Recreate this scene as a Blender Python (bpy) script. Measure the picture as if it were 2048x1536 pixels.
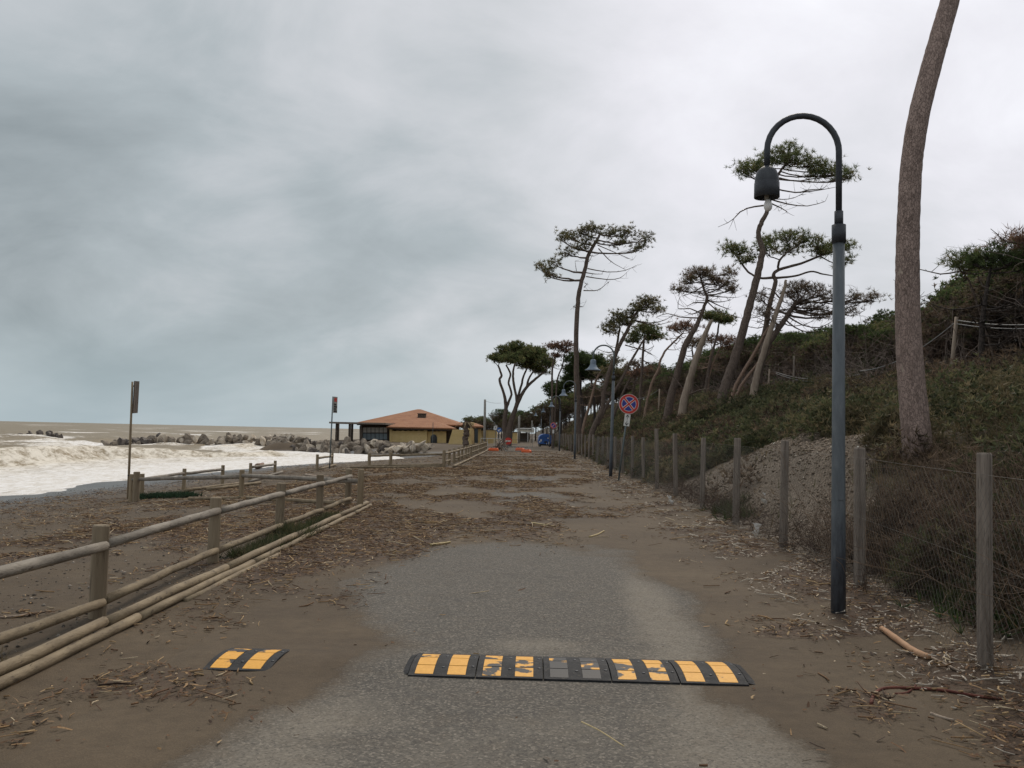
import bpy, math, random
import numpy as np
from mathutils import Vector, Matrix
R = math.radians
random.seed(7)
rng = np.random.default_rng(11)
scene = bpy.context.scene
for o in list(bpy.data.objects):
    bpy.data.objects.remove(o)
COL = scene.collection

# ------------------------------------------------------------------ camera
F_PX, CAM_H = 1740.0, 1.6
ROLL, PITCH, YAW = math.atan(0.022), math.atan(96 / 1740.0), math.atan(41 / 1740.0)
_fw = Vector((-math.sin(YAW) * math.cos(PITCH), math.cos(YAW) * math.cos(PITCH), math.sin(PITCH)))
_rw = Vector((math.cos(YAW), math.sin(YAW), 0))
_uw = _rw.cross(_fw)
_right = _rw * math.cos(ROLL) + _uw * math.sin(ROLL)
_up = _uw * math.cos(ROLL) - _rw * math.sin(ROLL)
cam_data = bpy.data.cameras.new('camera')
cam_data.sensor_width = 36.0
cam_data.lens = 36.0 * F_PX / 2048.0
cam_data.clip_start = 0.05
cam_data.clip_end = 20000
cam = bpy.data.objects.new('camera', cam_data)
COL.objects.link(cam)
_m = Matrix((_right, _up, -_fw)).transposed().to_4x4()
_m.translation = Vector((0, 0, CAM_H))
cam.matrix_world = _m
scene.camera = cam

# ------------------------------------------------------------------ exposure
scene.view_settings.view_transform = 'Standard'
scene.view_settings.look = 'None'
scene.view_settings.exposure = 0.32
scene.view_settings.gamma = 1.0
scene.view_settings.use_curve_mapping = False
scene.render.engine = 'CYCLES'
scene.cycles.use_denoising = True
scene.cycles.max_bounces = 5
scene.cycles.transparent_max_bounces = 8

SUN_AZ, SUN_EL = R(14), R(48)     # azimuth from +Y towards +X
SUN_DIR = Vector((math.sin(SUN_AZ) * math.cos(SUN_EL), math.cos(SUN_AZ) * math.cos(SUN_EL), math.sin(SUN_EL)))

# ------------------------------------------------------------------ node helper
class NT:
    def __init__(s, tree):
        s.t = tree
        tree.nodes.clear()
    def n(s, typ, ins=None, **props):
        nd = s.t.nodes.new(typ)
        for k, v in props.items():
            setattr(nd, k, v)
        for k, v in (ins or {}).items():
            sock = nd.inputs[k]
            if hasattr(v, 'is_output'):
                s.t.links.new(v, sock)
            else:
                sock.default_value = v
        return nd
    def math(s, op, a, b=0.0, c=0.0, clamp=False):
        return s.n('ShaderNodeMath', {0: a, 1: b, 2: c}, operation=op, use_clamp=clamp).outputs[0]
    def noise(s, vec, scale, detail=4, rough=0.55, dist=0.0):
        return s.n('ShaderNodeTexNoise', {'Vector': vec, 'Scale': scale, 'Detail': detail, 'Roughness': rough, 'Distortion': dist}).outputs['Fac']
    def ramp(s, fac, stops, interp='LINEAR'):
        nd = s.n('ShaderNodeValToRGB', {'Fac': fac})
        cr = nd.color_ramp
        cr.interpolation = interp
        while len(cr.elements) < len(stops):
            cr.elements.new(0.5)
        for e, (p, c) in zip(cr.elements, stops):
            e.position = p
            e.color = (c, c, c, 1) if isinstance(c, (int, float)) else (c[0], c[1], c[2], 1)
        return nd.outputs['Color']
    def mix(s, fac, a, b, mode='MIX'):
        nd = s.n('ShaderNodeMix', data_type='RGBA', blend_type=mode)
        for i, v in ((0, fac), (6, a), (7, b)):
            if hasattr(v, 'is_output'):
                s.t.links.new(v, nd.inputs[i])
            else:
                nd.inputs[i].default_value = v if isinstance(v, (int, float)) else (v[0], v[1], v[2], 1)
        return nd.outputs[2]
    def sstep(s, x, lo, hi):
        return s.n('ShaderNodeMapRange', {0: x, 1: lo, 2: hi, 3: 0.0, 4: 1.0}, interpolation_type='SMOOTHSTEP').outputs[0]

# ------------------------------------------------------------------ world: overcast sky
world = bpy.data.worlds.new('World')
scene.world = world
world.use_nodes = True
w = NT(world.node_tree)
tc = w.n('ShaderNodeTexCoord').outputs['Generated']
sep = w.n('ShaderNodeSeparateXYZ', {0: tc})
zc = w.math('MAXIMUM', sep.outputs[2], 0.0)
den = w.math('ADD', zc, 0.50)
pl = w.n('ShaderNodeCombineXYZ', {0: w.math('DIVIDE', sep.outputs[0], den), 1: w.math('DIVIDE', sep.outputs[1], den), 2: 0.0}).outputs[0]
plm = w.n('ShaderNodeMapping', {'Vector': pl, 'Location': (8.2, 2.6, 0.0), 'Rotation': (0, 0, R(-50)), 'Scale': (0.75, 1.0, 1.0)}).outputs[0]
n_big = w.noise(plm, 1.7, 4, 0.5, 0.5)
n_mid = w.noise(plm, 4.6, 9, 0.60, 0.35)
def lobe(v, lo, hi):
    v = Vector(v).normalized()
    return w.sstep(w.n('ShaderNodeVectorMath', {0: tc, 1: tuple(v)}, operation='DOT_PRODUCT').outputs['Value'], lo, hi)
bank = lobe((-.29, .93, .215), 0.86, 0.995)       # heavy cloud bank over the sea
sunv = lobe((.13, .88, .46), 0.72, 0.995)        # thin cloud below the hidden sun
brk1 = lobe((.485, .85, .255), 0.985, 0.9995)    # small breaks
brk2 = lobe((-.35, .92, .155), 0.985, 0.9995)
lum = w.math('MULTIPLY_ADD', w.math('SUBTRACT', n_big, 0.5), 0.62, 0.49)
lum = w.math('MULTIPLY_ADD', w.math('SUBTRACT', n_mid, 0.5), 0.36, lum)
lum = w.math('MULTIPLY_ADD', bank, -0.195, lum)
lum = w.math('MULTIPLY_ADD', sunv, 0.215, lum)
lum = w.math('MULTIPLY_ADD', brk1, 0.05, lum)
lum = w.math('MULTIPLY_ADD', lobe((.17, .90, .42), 0.975, 0.9995), 0.10, lum)
lum = w.math('MULTIPLY_ADD', brk2, 0.09, lum)
cloud = w.ramp(lum, [(0.20, (0.215, 0.248, 0.262)), (0.38, (0.345, 0.385, 0.405)), (0.52, (0.498, 0.516, 0.540)), (0.70, (0.662, 0.660, 0.702)), (0.88, (0.82, 0.825, 0.87))])
hz_f = w.math('SUBTRACT', 1.0, w.sstep(zc, 0.0, 0.15))
cloud = w.mix(w.math('MULTIPLY', hz_f, 0.80), cloud, w.mix(w.sstep(n_big, 0.3, 0.7), (0.315, 0.390, 0.425), (0.41, 0.475, 0.505)))
sky = w.n('ShaderNodeTexSky', sky_type='NISHITA', sun_disc=False, sun_elevation=SUN_EL, sun_rotation=SUN_AZ, dust_density=2.0)
bg_sky = w.n('ShaderNodeBackground', {'Color': sky.outputs[0], 'Strength': 0.08})
bg_cl = w.n('ShaderNodeBackground', {'Color': cloud, 'Strength': 1.0})
mixs = w.n('ShaderNodeMixShader', {0: 0.96})
w.t.links.new(bg_sky.outputs[0], mixs.inputs[1])
w.t.links.new(bg_cl.outputs[0], mixs.inputs[2])
w.n('ShaderNodeOutputWorld', {'Surface': mixs.outputs[0]})

# ------------------------------------------------------------------ sun behind cloud
sl = bpy.data.lights.new('sun', 'SUN')
sl.energy = 1.5
sl.angle = R(24)
sl.color = (1.0, 0.90, 0.76)
so = bpy.data.objects.new('sun', sl)
COL.objects.link(so)
so.rotation_euler = SUN_DIR.to_track_quat('Z', 'Y').to_euler()
so.location = (0, 0, 30)

# ------------------------------------------------------------------ numpy noise
def _hash(i, j, seed):
    h = (i.astype(np.int64) * 374761393 + j.astype(np.int64) * 668265263 + seed * 144269) & 0x7fffffff
    h = ((h ^ (h >> 13)) * 1274126177) & 0x7fffffff
    h = (h ^ (h >> 16)) & 0xffff
    return h / 65535.0
def vn(x, y, seed=0):
    x = np.asarray(x, float); y = np.asarray(y, float)
    i = np.floor(x); j = np.floor(y)
    fx = x - i; fy = y - j
    fx = fx * fx * (3 - 2 * fx); fy = fy * fy * (3 - 2 * fy)
    a = _hash(i, j, seed); b_ = _hash(i + 1, j, seed); c = _hash(i, j + 1, seed); d = _hash(i + 1, j + 1, seed)
    return (a * (1 - fx) + b_ * fx) * (1 - fy) + (c * (1 - fx) + d * fx) * fy
def fbm(x, y, seed=0, octv=4):
    s = 0; amp = 0.5; f = 1.0
    for k in range(octv):
        s = s + amp * vn(np.asarray(x) * f + 17.3 * k, np.asarray(y) * f - 9.1 * k, seed + k)
        amp *= 0.5; f *= 2.03
    return s / (1 - 0.5 ** octv)
def ss(a, b_, x):
    t = np.clip((np.asarray(x, float) - a) / (b_ - a), 0, 1)
    return t * t * (3 - 2 * t)

# ------------------------------------------------------------------ terrain
def bend(Y):
    return -0.00012 * np.clip(np.asarray(Y, float) - 20, 0, 110) ** 2
def shore(Y):
    return np.interp(Y, [-60, 45, 58, 68, 74, 80, 86, 95], [-17, -17, -14.5, -9.8, -10, -12, -17, -21])
def hz(X, Y):
    X = np.asarray(X, float); Y = np.asarray(Y, float)
    x = X - bend(Y)
    zr = np.interp(x, [2.6, 3.1, 3.7, 4.7, 6.5, 9, 12, 16, 30, 90], [0, .05, .14, .40, 1.0, 2.1, 3.05, 3.45, 4.6, 9])
    zr = zr * (1 + 0.0055 * np.clip(Y - 22, 0, 110))
    zr = zr + ss(4, 7, x) * (fbm(X * .35, Y * .35, 5) - .5) * .7
    zr = zr + ss(4, 6, x) * (fbm(X * 1.1, Y * 1.1, 6) - .5) * .28
    zr = zr + 0.74 * np.exp(-(((x - 6.3) / 1.5) ** 2 + ((Y - 19.5) / 5.0) ** 2)) * (0.7 + 0.6 * fbm(X * .8, Y * .8, 8))
    xs = shore(Y)
    zl = -0.85 * np.clip((-4.1 - x) / (-4.1 - xs), 0, 5.0)
    zl = zl + ss(0, 2, -4 - x) * (fbm(X * .4, Y * .4, 3) - .5) * .16
    p = ss(88, 92, Y) * ss(-30, -27, X)
    zl = zl * (1 - p) - 0.03 * p
    z = np.where(x > 0, zr, zl)
    return z + (np.abs(x) > 2.7) * (fbm(X * 1.7, Y * 1.7, 2) - .5) * .035

def ray(x, y):
    return _fw + _right * ((x - 1024) / F_PX) + _up * ((768 - y) / F_PX)
def at(x, y, Y):
    """world point seen at (x, y) of the 2048x1536 photograph standing Y metres down the road"""
    d = ray(x, y)
    t = Y / d.y
    return Vector((d.x * t, Y, CAM_H + d.z * t))
def ghit(x, y, zoff=0.0):
    d = ray(x, y)
    t = np.arange(1.5, 600, 0.02)
    z = CAM_H + d.z * t
    k = np.argmax(z < hz(d.x * t, d.y * t) + zoff)
    t = float(t[k])
    return Vector((d.x * t, d.y * t, float(hz(d.x * t, d.y * t)) + zoff))
def ground(X, Y):
    return float(hz(X, Y))
def ppm(Y):
    return F_PX / Y

# ------------------------------------------------------------------ mesh helpers
def obj(name, me, parent=None, mat=None, loc=None):
    o = bpy.data.objects.new(name, me)
    COL.objects.link(o)
    if parent is not None:
        o.parent = parent
    if mat is not None and me is not None and not me.materials:
        me.materials.append(mat)
    if loc is not None:
        o.location = loc
    return o
def tag(o, label=None, cat=None, group=None, kind=None):
    if label: o['label'] = label
    if cat: o['category'] = cat
    if group: o['group'] = group
    if kind: o['kind'] = kind
    return o
def thing(name, label, cat, loc=(0, 0, 0), rz=0.0, group=None):
    o = bpy.data.objects.new(name, None)
    COL.objects.link(o)
    o.location = loc
    o.rotation_euler = (0, 0, rz)
    o.empty_display_size = 0.2
    return tag(o, label, cat, group)
def np_mesh(name, V, F, col=None, smooth=False):
    """V (n,3), F (m,k) with k = 3 or 4"""
    V = np.asarray(V, np.float32); F = np.asarray(F, np.int32)
    me = bpy.data.meshes.new(name)
    k = F.shape[1]
    me.vertices.add(len(V)); me.vertices.foreach_set('co', V.ravel())
    me.loops.add(F.size); me.loops.foreach_set('vertex_index', F.ravel())
    me.polygons.add(len(F)); me.polygons.foreach_set('loop_start', np.arange(0, F.size, k, dtype=np.int32))
    if smooth:
        me.polygons.foreach_set('use_smooth', np.ones(len(F), bool))
    if col is not None:
        for nm, arr in col.items():
            a = me.attributes.new(nm, 'FLOAT_COLOR', 'POINT')
            arr = np.asarray(arr, np.float32)
            if arr.shape[1] == 3:
                arr = np.concatenate([arr, np.ones((len(arr), 1), np.float32)], 1)
            a.data.foreach_set('color', arr.ravel())
    me.update(calc_edges=True)
    me.validate()
    return me
class MB:
    """collects polygons of one part"""
    def __init__(s):
        s.v = []; s.f = []; s.c = []
    def add(s, V, F, c=None):
        o = len(s.v)
        s.v += [tuple(p) for p in V]
        s.f += [tuple(i + o for i in f) for f in F]
        if c is not None:
            s.c += [c] * len(V)
        return s
    def box(s, lo, hi):
        x0, y0, z0 = lo; x1, y1, z1 = hi
        return s.add([(x0, y0, z0), (x1, y0, z0), (x1, y1, z0), (x0, y1, z0), (x0, y0, z1), (x1, y0, z1), (x1, y1, z1), (x0, y1, z1)],
                     [(0, 3, 2, 1), (4, 5, 6, 7), (0, 1, 5, 4), (1, 2, 6, 5), (2, 3, 7, 6), (3, 0, 4, 7)])
    def tube(s, pts, rad, n=8, cap=True, wob=0.0, seed=0):
        pts = [Vector(p) for p in pts]
        if not hasattr(rad, '__len__'):
            rad = [rad] * len(pts)
        rs = random.Random(seed)
        V = []; F = []
        side = None
        for i, p in enumerate(pts):
            t = (pts[min(i + 1, len(pts) - 1)] - pts[max(i - 1, 0)])
            t = t.normalized() if t.length > 1e-9 else Vector((0, 0, 1))
            if side is None:
                side = t.cross(Vector((0, 0, 1)) if abs(t.z) < .9 else Vector((0, 1, 0))).normalized()
            side = (side - t * side.dot(t)).normalized()
            up = t.cross(side)
            for k in range(n):
                a = 2 * math.pi * k / n
                r = rad[i] * (1 + (rs.uniform(-wob, wob) if wob else 0))
                V.append(p + side * (math.cos(a) * r) + up * (math.sin(a) * r))
        for i in range(len(pts) - 1):
            for k in range(n):
                F.append((i * n + k, i * n + (k + 1) % n, (i + 1) * n + (k + 1) % n, (i + 1) * n + k))
        if cap:
            F.append(tuple(reversed(range(n))))
            F.append(tuple(range((len(pts) - 1) * n, len(pts) * n)))
        return s.add(V, F)
    def lathe(s, prof, n=20, c=(0, 0, 0), cap=True):
        V = []; F = []
        for (r, z) in prof:
            for k in range(n):
                a = 2 * math.pi * k / n
                V.append((c[0] + r * math.cos(a), c[1] + r * math.sin(a), c[2] + z))
        m = len(prof)
        for i in range(m - 1):
            for k in range(n):
                F.append((i * n + k, i * n + (k + 1) % n, (i + 1) * n + (k + 1) % n, (i + 1) * n + k))
        if cap:
            F.append(tuple(reversed(range(n)))); F.append(tuple(range((m - 1) * n, m * n)))
        return s.add(V, F)
    def mesh(s, name, smooth=False):
        me = bpy.data.meshes.new(name)
        me.from_pydata(s.v, [], s.f)
        if smooth:
            me.polygons.foreach_set('use_smooth', [True] * len(me.polygons))
        me.update()
        return me
    def build(s, name, mat, parent=None, smooth=False, loc=None):
        return obj(name, s.mesh(name, smooth), parent, mat, loc)
def smooth_path(pts, sub=4):
    """Catmull-Rom through rows of numbers"""
    P = [np.array(p, float) for p in pts]
    if len(P) < 3:
        return [P[0] + (P[-1] - P[0]) * t for t in np.linspace(0, 1, sub + 1)]
    out = []
    for i in range(len(P) - 1):
        p0 = P[max(i - 1, 0)]; p1 = P[i]; p2 = P[i + 1]; p3 = P[min(i + 2, len(P) - 1)]
        for t in np.linspace(0, 1, sub, endpoint=False):
            out.append(0.5 * ((2 * p1) + (-p0 + p2) * t + (2 * p0 - 5 * p1 + 4 * p2 - p3) * t * t + (-p0 + 3 * p1 - 3 * p2 + p3) * t ** 3))
    out.append(P[-1])
    return out

# ------------------------------------------------------------------ materials
def new_mat(name):
    m = bpy.data.materials.new(name)
    m.use_nodes = True
    return m, NT(m.node_tree)
def finish(nt, color, rough=0.8, bump=None, bstr=0.3, bdist=0.02, metal=0.0, spec=0.4, extra=None):
    ins = {'Roughness': rough, 'Metallic': metal, 'Specular IOR Level': spec}
    pb = nt.n('ShaderNodeBsdfPrincipled', ins)
    if hasattr(color, 'is_output'):
        nt.t.links.new(color, pb.inputs['Base Color'])
    else:
        pb.inputs['Base Color'].default_value = (color[0], color[1], color[2], 1)
    if bump is not None:
        bn = nt.n('ShaderNodeBump', {'Height': bump, 'Strength': bstr, 'Distance': bdist})
        nt.t.links.new(bn.outputs[0], pb.inputs['Normal'])
    for k, v in (extra or {}).items():
        pb.inputs[k].default_value = v
    nt.n('ShaderNodeOutputMaterial', {'Surface': pb.outputs[0]})
    return pb
def pmat(name, c1, c2, scale=6, rough=0.8, bstr=0.3, bscale=40, stretch=(1, 1, 1), c3=None, metal=0.0, spec=0.4, bdist=0.01, coord='Object', lo=.35, hi=.65, detail=5):
    m, nt = new_mat(name)
    co = nt.n('ShaderNodeTexCoord').outputs[coord]
    v = nt.n('ShaderNodeMapping', {'Vector': co, 'Scale': stretch}).outputs[0]
    f = nt.noise(v, scale, detail, .6)
    col = nt.ramp(f, [(lo, c1), (hi, c2)])
    if c3 is not None:
        f3 = nt.noise(v, scale * 3.7, 4, .6)
        col = nt.mix(nt.sstep(f3, .55, .72), col, c3)
    bp = nt.noise(v, bscale, 4, .65)
    finish(nt, col, rough, bp, bstr, bdist, metal, spec)
    return m
def amat(name, rough=0.85, var=0.35, vscale=9, bstr=0.0, transl=0.0, spec=0.25):
    """colour comes from the pieces' own colour attribute"""
    m, nt = new_mat(name)
    a = nt.n('ShaderNodeAttribute', attribute_name='col').outputs['Color']
    co = nt.n('ShaderNodeTexCoord').outputs['Object']
    f = nt.noise(co, vscale, 3, .6)
    g = nt.n('ShaderNodeMapRange', {0: f, 1: .3, 2: .7, 3: 1 - var, 4: 1 + var}).outputs[0]
    col = nt.n('ShaderNodeVectorMath', {0: a, 1: nt.n('ShaderNodeCombineXYZ', {0: g, 1: g, 2: g}).outputs[0]}, operation='MULTIPLY').outputs[0]
    pb = nt.n('ShaderNodeBsdfPrincipled', {'Base Color': col, 'Roughness': rough, 'Specular IOR Level': spec})
    out = pb.outputs[0]
    if transl > 0:
        tr = nt.n('ShaderNodeBsdfTranslucent', {'Color': col})
        mx = nt.n('ShaderNodeMixShader', {0: transl})
        nt.t.links.new(out, mx.inputs[1]); nt.t.links.new(tr.outputs[0], mx.inputs[2])
        out = mx.outputs[0]
    nt.n('ShaderNodeOutputMaterial', {'Surface': out})
    return m

M = {}
M['wood_tan'] = pmat('wood_tan', (.22, .165, .10), (.32, .255, .17), 5, .8, .5, 30, (1, 1, .15), (.17, .125, .08))
M['rail_grey'] = pmat('rail_grey', (.155, .135, .11), (.295, .26, .215), 7, .8, .8, 45, (1, .35, 1), (.11, .09, .07))
M['rail_tan'] = pmat('rail_tan', (.15, .113, .07), (.275, .215, .137), 7, .8, .8, 45, (1, .35, 1), (.10, .075, .05))
M['post_brown'] = pmat('post_brown', (.17, .13, .085), (.27, .215, .145), 7, .85, .6, 40, (1, 1, .12), (.12, .09, .06))
M['wood_grey'] = pmat('wood_grey', (.13, .105, .085), (.285, .24, .20), 26, .85, 1.0, 60, (1, 1, .06), (.08, .065, .052))
M['dead_wood'] = pmat('dead_wood', (.24, .185, .14), (.36, .29, .225), 6, .85, .6, 30, (1, 1, .15), (.18, .13, .10))
M['galv'] = pmat('galv', (.095, .118, .122), (.15, .175, .175), 8, .55, .15, 60, (1, 1, .4), None, .25)
M['dark_metal'] = pmat('dark_metal', (.030, .033, .040), (.055, .06, .068), 8, .5, .2, 50, (1, 1, 1), None, .15)
M['lamp_blue'] = pmat('lamp_blue', (.13, .17, .22), (.22, .27, .33), 6, .5, .15, 50)
M['white_paint'] = pmat('white_paint', (.62, .61, .58), (.76, .75, .72), 9, .5, .1, 40)
M['bulb'] = pmat('bulb', (.70, .68, .66), (.78, .76, .74), 9, .25, .0, 40)
M['red_paint'] = pmat('red_paint', (.50, .035, .03), (.60, .055, .04), 14, .45, .1, 40)
M['blue_paint'] = pmat('blue_paint', (.025, .035, .24), (.04, .05, .30), 14, .45, .1, 40)
M['black_paint'] = pmat('black_paint', (.015, .015, .015), (.03, .03, .03), 14, .5, .1, 40)
M['bin_blue'] = pmat('bin_blue', (.03, .09, .30), (.045, .13, .38), 5, .4, .1, 30)
M['orange_plastic'] = pmat('orange_plastic', (.75, .12, .035), (.85, .17, .05), 6, .5, .1, 40)
M['rubber'] = pmat('rubber', (.013, .014, .016), (.032, .032, .034), 9, .75, .4, 120, c3=(.06, .055, .048), spec=.25)
M['wire'] = pmat('wire', (.11, .10, .088), (.18, .165, .14), 20, .5, .0, 40, metal=.4)
M['cable'] = pmat('cable', (.22, .22, .22), (.30, .30, .29), 20, .6, .0, 40)
M['stone'] = pmat('stone', (.13, .108, .088), (.33, .275, .215), 1.3, .9, .8, 7, c3=(.10, .08, .065), bdist=.05)
M['stone_pale'] = pmat('stone_pale', (.42, .35, .26), (.62, .55, .46), 1.3, .9, .8, 7, c3=(.30, .20, .12), bdist=.05)
M['stone_dark'] = pmat('stone_dark', (.045, .035, .03), (.12, .10, .085), 1.5, .7, .8, 7, bdist=.05)
M['plaster'] = pmat('plaster', (.62, .46, .20), (.70, .53, .26), 1.2, .9, .15, 20, c3=(.54, .41, .20))
M['plaster_pale'] = pmat('plaster_pale', (.62, .46, .24), (.70, .54, .30), 1.2, .9, .15, 20)
M['timber_dark'] = pmat('timber_dark', (.055, .042, .032), (.10, .075, .055), 5, .8, .3, 30)
M['glass_dark'] = pmat('glass_dark', (.02, .022, .025), (.035, .038, .04), 3, .12, .0, 10, spec=.6)
M['shutter'] = pmat('shutter', (.58, .55, .50), (.68, .65, .60), 4, .7, .1, 20)
M['panel_blue'] = pmat('panel_blue', (.24, .30, .33), (.31, .37, .40), 4, .7, .1, 20)
M['canvas'] = pmat('canvas', (.60, .57, .48), (.70, .67, .58), 4, .8, .1, 20)
M['concrete'] = pmat('concrete', (.26, .25, .22), (.36, .34, .31), 3, .9, .3, 30)
M['leaf'] = amat('leaf', .7, .35, 4, transl=.35)
M['litter'] = amat('litter', .85, .25, 60)
M['twig'] = amat('twig', .9, .25, 12)
M['gravel'] = amat('gravel', .9, .2, 40)

def bark(name, c1, c2, c3, vs=14, bd=.03, patch=None, pm=.5):
    m, nt = new_mat(name)
    co = nt.n('ShaderNodeTexCoord').outputs['Object']
    v = nt.n('ShaderNodeMapping', {'Vector': co, 'Scale': (1, 1, .5)}).outputs[0]
    wv = nt.n('ShaderNodeVectorMath', {0: v, 1: nt.n('ShaderNodeVectorMath', {0: nt.n('ShaderNodeTexNoise', {'Vector': v, 'Scale': vs * .8, 'Detail': 3}).outputs['Color'], 1: (.07, .07, .07)}, operation='MULTIPLY').outputs[0]}, operation='ADD').outputs[0]
    vo = nt.n('ShaderNodeTexVoronoi', {'Vector': wv, 'Scale': vs, 'Randomness': 1.0}, feature='DISTANCE_TO_EDGE').outputs['Distance']
    pl_ = nt.n('ShaderNodeTexVoronoi', {'Vector': wv, 'Scale': vs}).outputs['Color']
    f = nt.noise(v, 5, 5, .6)
    col = nt.ramp(f, [(.35, c1), (.65, c2)])
    col = nt.mix(nt.math('MULTIPLY', nt.n('ShaderNodeSeparateXYZ', {0: pl_}).outputs[0], pm), col, c2)
    crack = nt.math('ADD', nt.math('MULTIPLY', nt.sstep(vo, .0, .10), .7), .3)
    col = nt.mix(crack, c3, col)
    if patch:
        col = nt.mix(nt.sstep(nt.noise(nt.n('ShaderNodeMapping', {'Vector': co, 'Scale': (1, 1, .45)}).outputs[0], 4.2, 3, .5), .69, .72), col, patch)
    h = nt.math('ADD', nt.math('MULTIPLY', crack, .8), nt.math('MULTIPLY', nt.noise(v, 45, 4, .7), .6))
    finish(nt, col, .9, h, .9, bd)
    return m
M['bark'] = bark('bark', (.105, .076, .06), (.18, .135, .108), (.055, .04, .032))
M['bark_near'] = bark('bark_near', (.13, .092, .076), (.37, .275, .235), (.12, .085, .072), 27, .014, (.42, .34, .275), .95)
M['bark_pink'] = bark('bark_pink', (.24, .155, .11), (.33, .23, .17), (.14, .09, .07))
M['bark_dark'] = bark('bark_dark', (.04, .032, .028), (.075, .058, .05), (.02, .016, .014))

m, nt = new_mat('pole_surface'); M['pole_surface'] = m
co = nt.n('ShaderNodeTexCoord').outputs['Object']
zz = nt.n('ShaderNodeSeparateXYZ', {0: co}).outputs[2]
v = nt.n('ShaderNodeMapping', {'Vector': co, 'Scale': (1, 1, .25)}).outputs[0]
n1 = nt.noise(v, 14, 6, .7)
worn = nt.sstep(nt.math('ADD', zz, nt.math('MULTIPLY', nt.math('SUBTRACT', n1, .5), 1.6)), .35, 1.15)  # height mask: pole tone darkens towards the foot with a ragged boundary
grey = nt.ramp(n1, [(.3, (.084, .097, .108)), (.55, (.118, .134, .146)), (.75, (.165, .18, .19))])
blk = nt.ramp(nt.noise(v, 30, 5, .7), [(.35, (.035, .038, .046)), (.7, (.075, .085, .10))])
col = nt.mix(worn, blk, grey)
rust = nt.sstep(nt.noise(co, 23, 5, .65), .66, .74)
col = nt.mix(nt.math('MULTIPLY', rust, .5), col, (.13, .085, .055))
finish(nt, col, .55, n1, .15, .004, .15)

# ================================================================== SETTING
def litter_density(X, Y):
    X = np.asarray(X, float); Y = np.asarray(Y, float)
    x = X - bend(Y)
    n = .62 * fbm(X * .55 + 4, Y * .34, 21, 5) + .38 * fbm(X * 1.9, Y * 1.3, 24, 4)
    n2 = fbm(X * 1.1, Y * 1.6, 33, 4)
    w1 = ss(11.6, 15.5, Y + 5 * (fbm(X * .8 + 3, Y * .25, 35, 3) - .5) + 1.5 * (n2 - .5) + 2.6 * ss(-.9, -1.8, x)) * (1 - ss(33, 46, Y)) * ss(-11, -4.5, x) * (1 - ss(1.6, 3.1, x))
    w2 = np.exp(-((x + 2.75) / .38) ** 2) * ss(8.0, 10, Y) * (1 - ss(17, 19, Y)) * .95 + np.exp(-((x + 2.8) / .25) ** 2) * .35 * (Y < 9)
    w3 = np.exp(-((x - 3.05) / .55) ** 2) * (1 - ss(30, 60, Y)) * 1.0
    line = np.exp(-((Y - 11.5 - .25 * (x + 8)) / 1.5) ** 2) * (x < -4.2) * .8
    w4 = line * .8 + (x < -4) * .05 + (x < -4) * ss(17, 20, Y) * (1 - ss(26, 30, Y)) * .2
    w5 = ss(34, 40, Y) * (1 - ss(70, 90, Y)) * .40 * (x > -4) * (x < 3.2)
    d = (w1 * 1.15 + w4 + w5) * ss(.43, .56, n) + (w2 + w3) * ss(.30, .6, n2)
    # little drifts on the near sand
    d = d + .55 * ss(.60, .70, fbm(X * .9 + 7, Y * 1.1, 27, 4)) * (1 - ss(11, 14, Y)) * ss(1.3, 1.9, np.abs(X))
    # the swept clump by the lamp post
    d = d + .9 * np.exp(-(((X - 2.35) / .42) ** 2 + ((Y - 7.55) / .22) ** 2)) * ss(.3, .55, n2)
    d = d + .5 * np.exp(-(((X - 2.9) / .5) ** 2 + ((Y - 4.75) / .5) ** 2)) * ss(.35, .6, n2)
    return np.clip(d, 0, 1)

def gravel_mask(X, Y):
    X = np.asarray(X, float); Y = np.asarray(Y, float)
    x = X - bend(Y)
    n = fbm(X * .9, Y * .9, 44, 4) - .5
    return ss(3.25, 3.6, x) * (1 - ss(6.6, 7.6, x + n * 1.2)) * (1 - ss(.36, .42, x / np.maximum(Y, 1) + n * .12)) * (1 - ss(22.5, 26.5, Y + n * 3)) * ss(8.6, 10, Y)
def cover(X, Y):
    """how much sand lies over the asphalt"""
    X = np.asarray(X, float); Y = np.asarray(Y, float)
    n = fbm(X * .8, Y * .45, 41, 4) - .5
    left = np.interp(Y, [0, 4.2, 5.3, 6.6, 7.3, 9.8, 12, 14], [-1.45, -1.50, -1.35, -1.15, -1.55, -1.75, -1.5, -1.1])
    right = np.interp(Y, [0, 4.2, 5.5, 7.3, 9.8, 13, 14], [1.42, 1.40, 1.15, 1.60, 1.40, 1.42, 1.2])
    c = 1 - ss(-.35, .35, X - left + n * .9) * (1 - ss(-.35, .35, X - right + n * .9))
    end = ss(11.2, 15.8, Y + n * 9 + 1.2 * np.abs(X))
    patch = np.exp(-(((X + .25) / .9) ** 2 + ((Y - 22.0) / 2.6) ** 2)) + .8 * np.exp(-(((X - .6) / 1.0) ** 2 + ((Y - 17.0) / 1.2) ** 2)) + .6 * np.exp(-(((X + .9) / .8) ** 2 + ((Y - 31) / 3) ** 2))
    patch = patch + .95 * np.exp(-((X - .1) / .85) ** 2) * ss(.44, .58, fbm(X * .6 + 2, Y * .2, 47, 4)) * (1 - ss(45, 70, Y))
    far = np.clip(1 - patch * 1.2 + n * .9, 0, 1)
    return np.clip(np.where(Y > 11.5, np.maximum(c, end * far), c), 0, 1)

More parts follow.
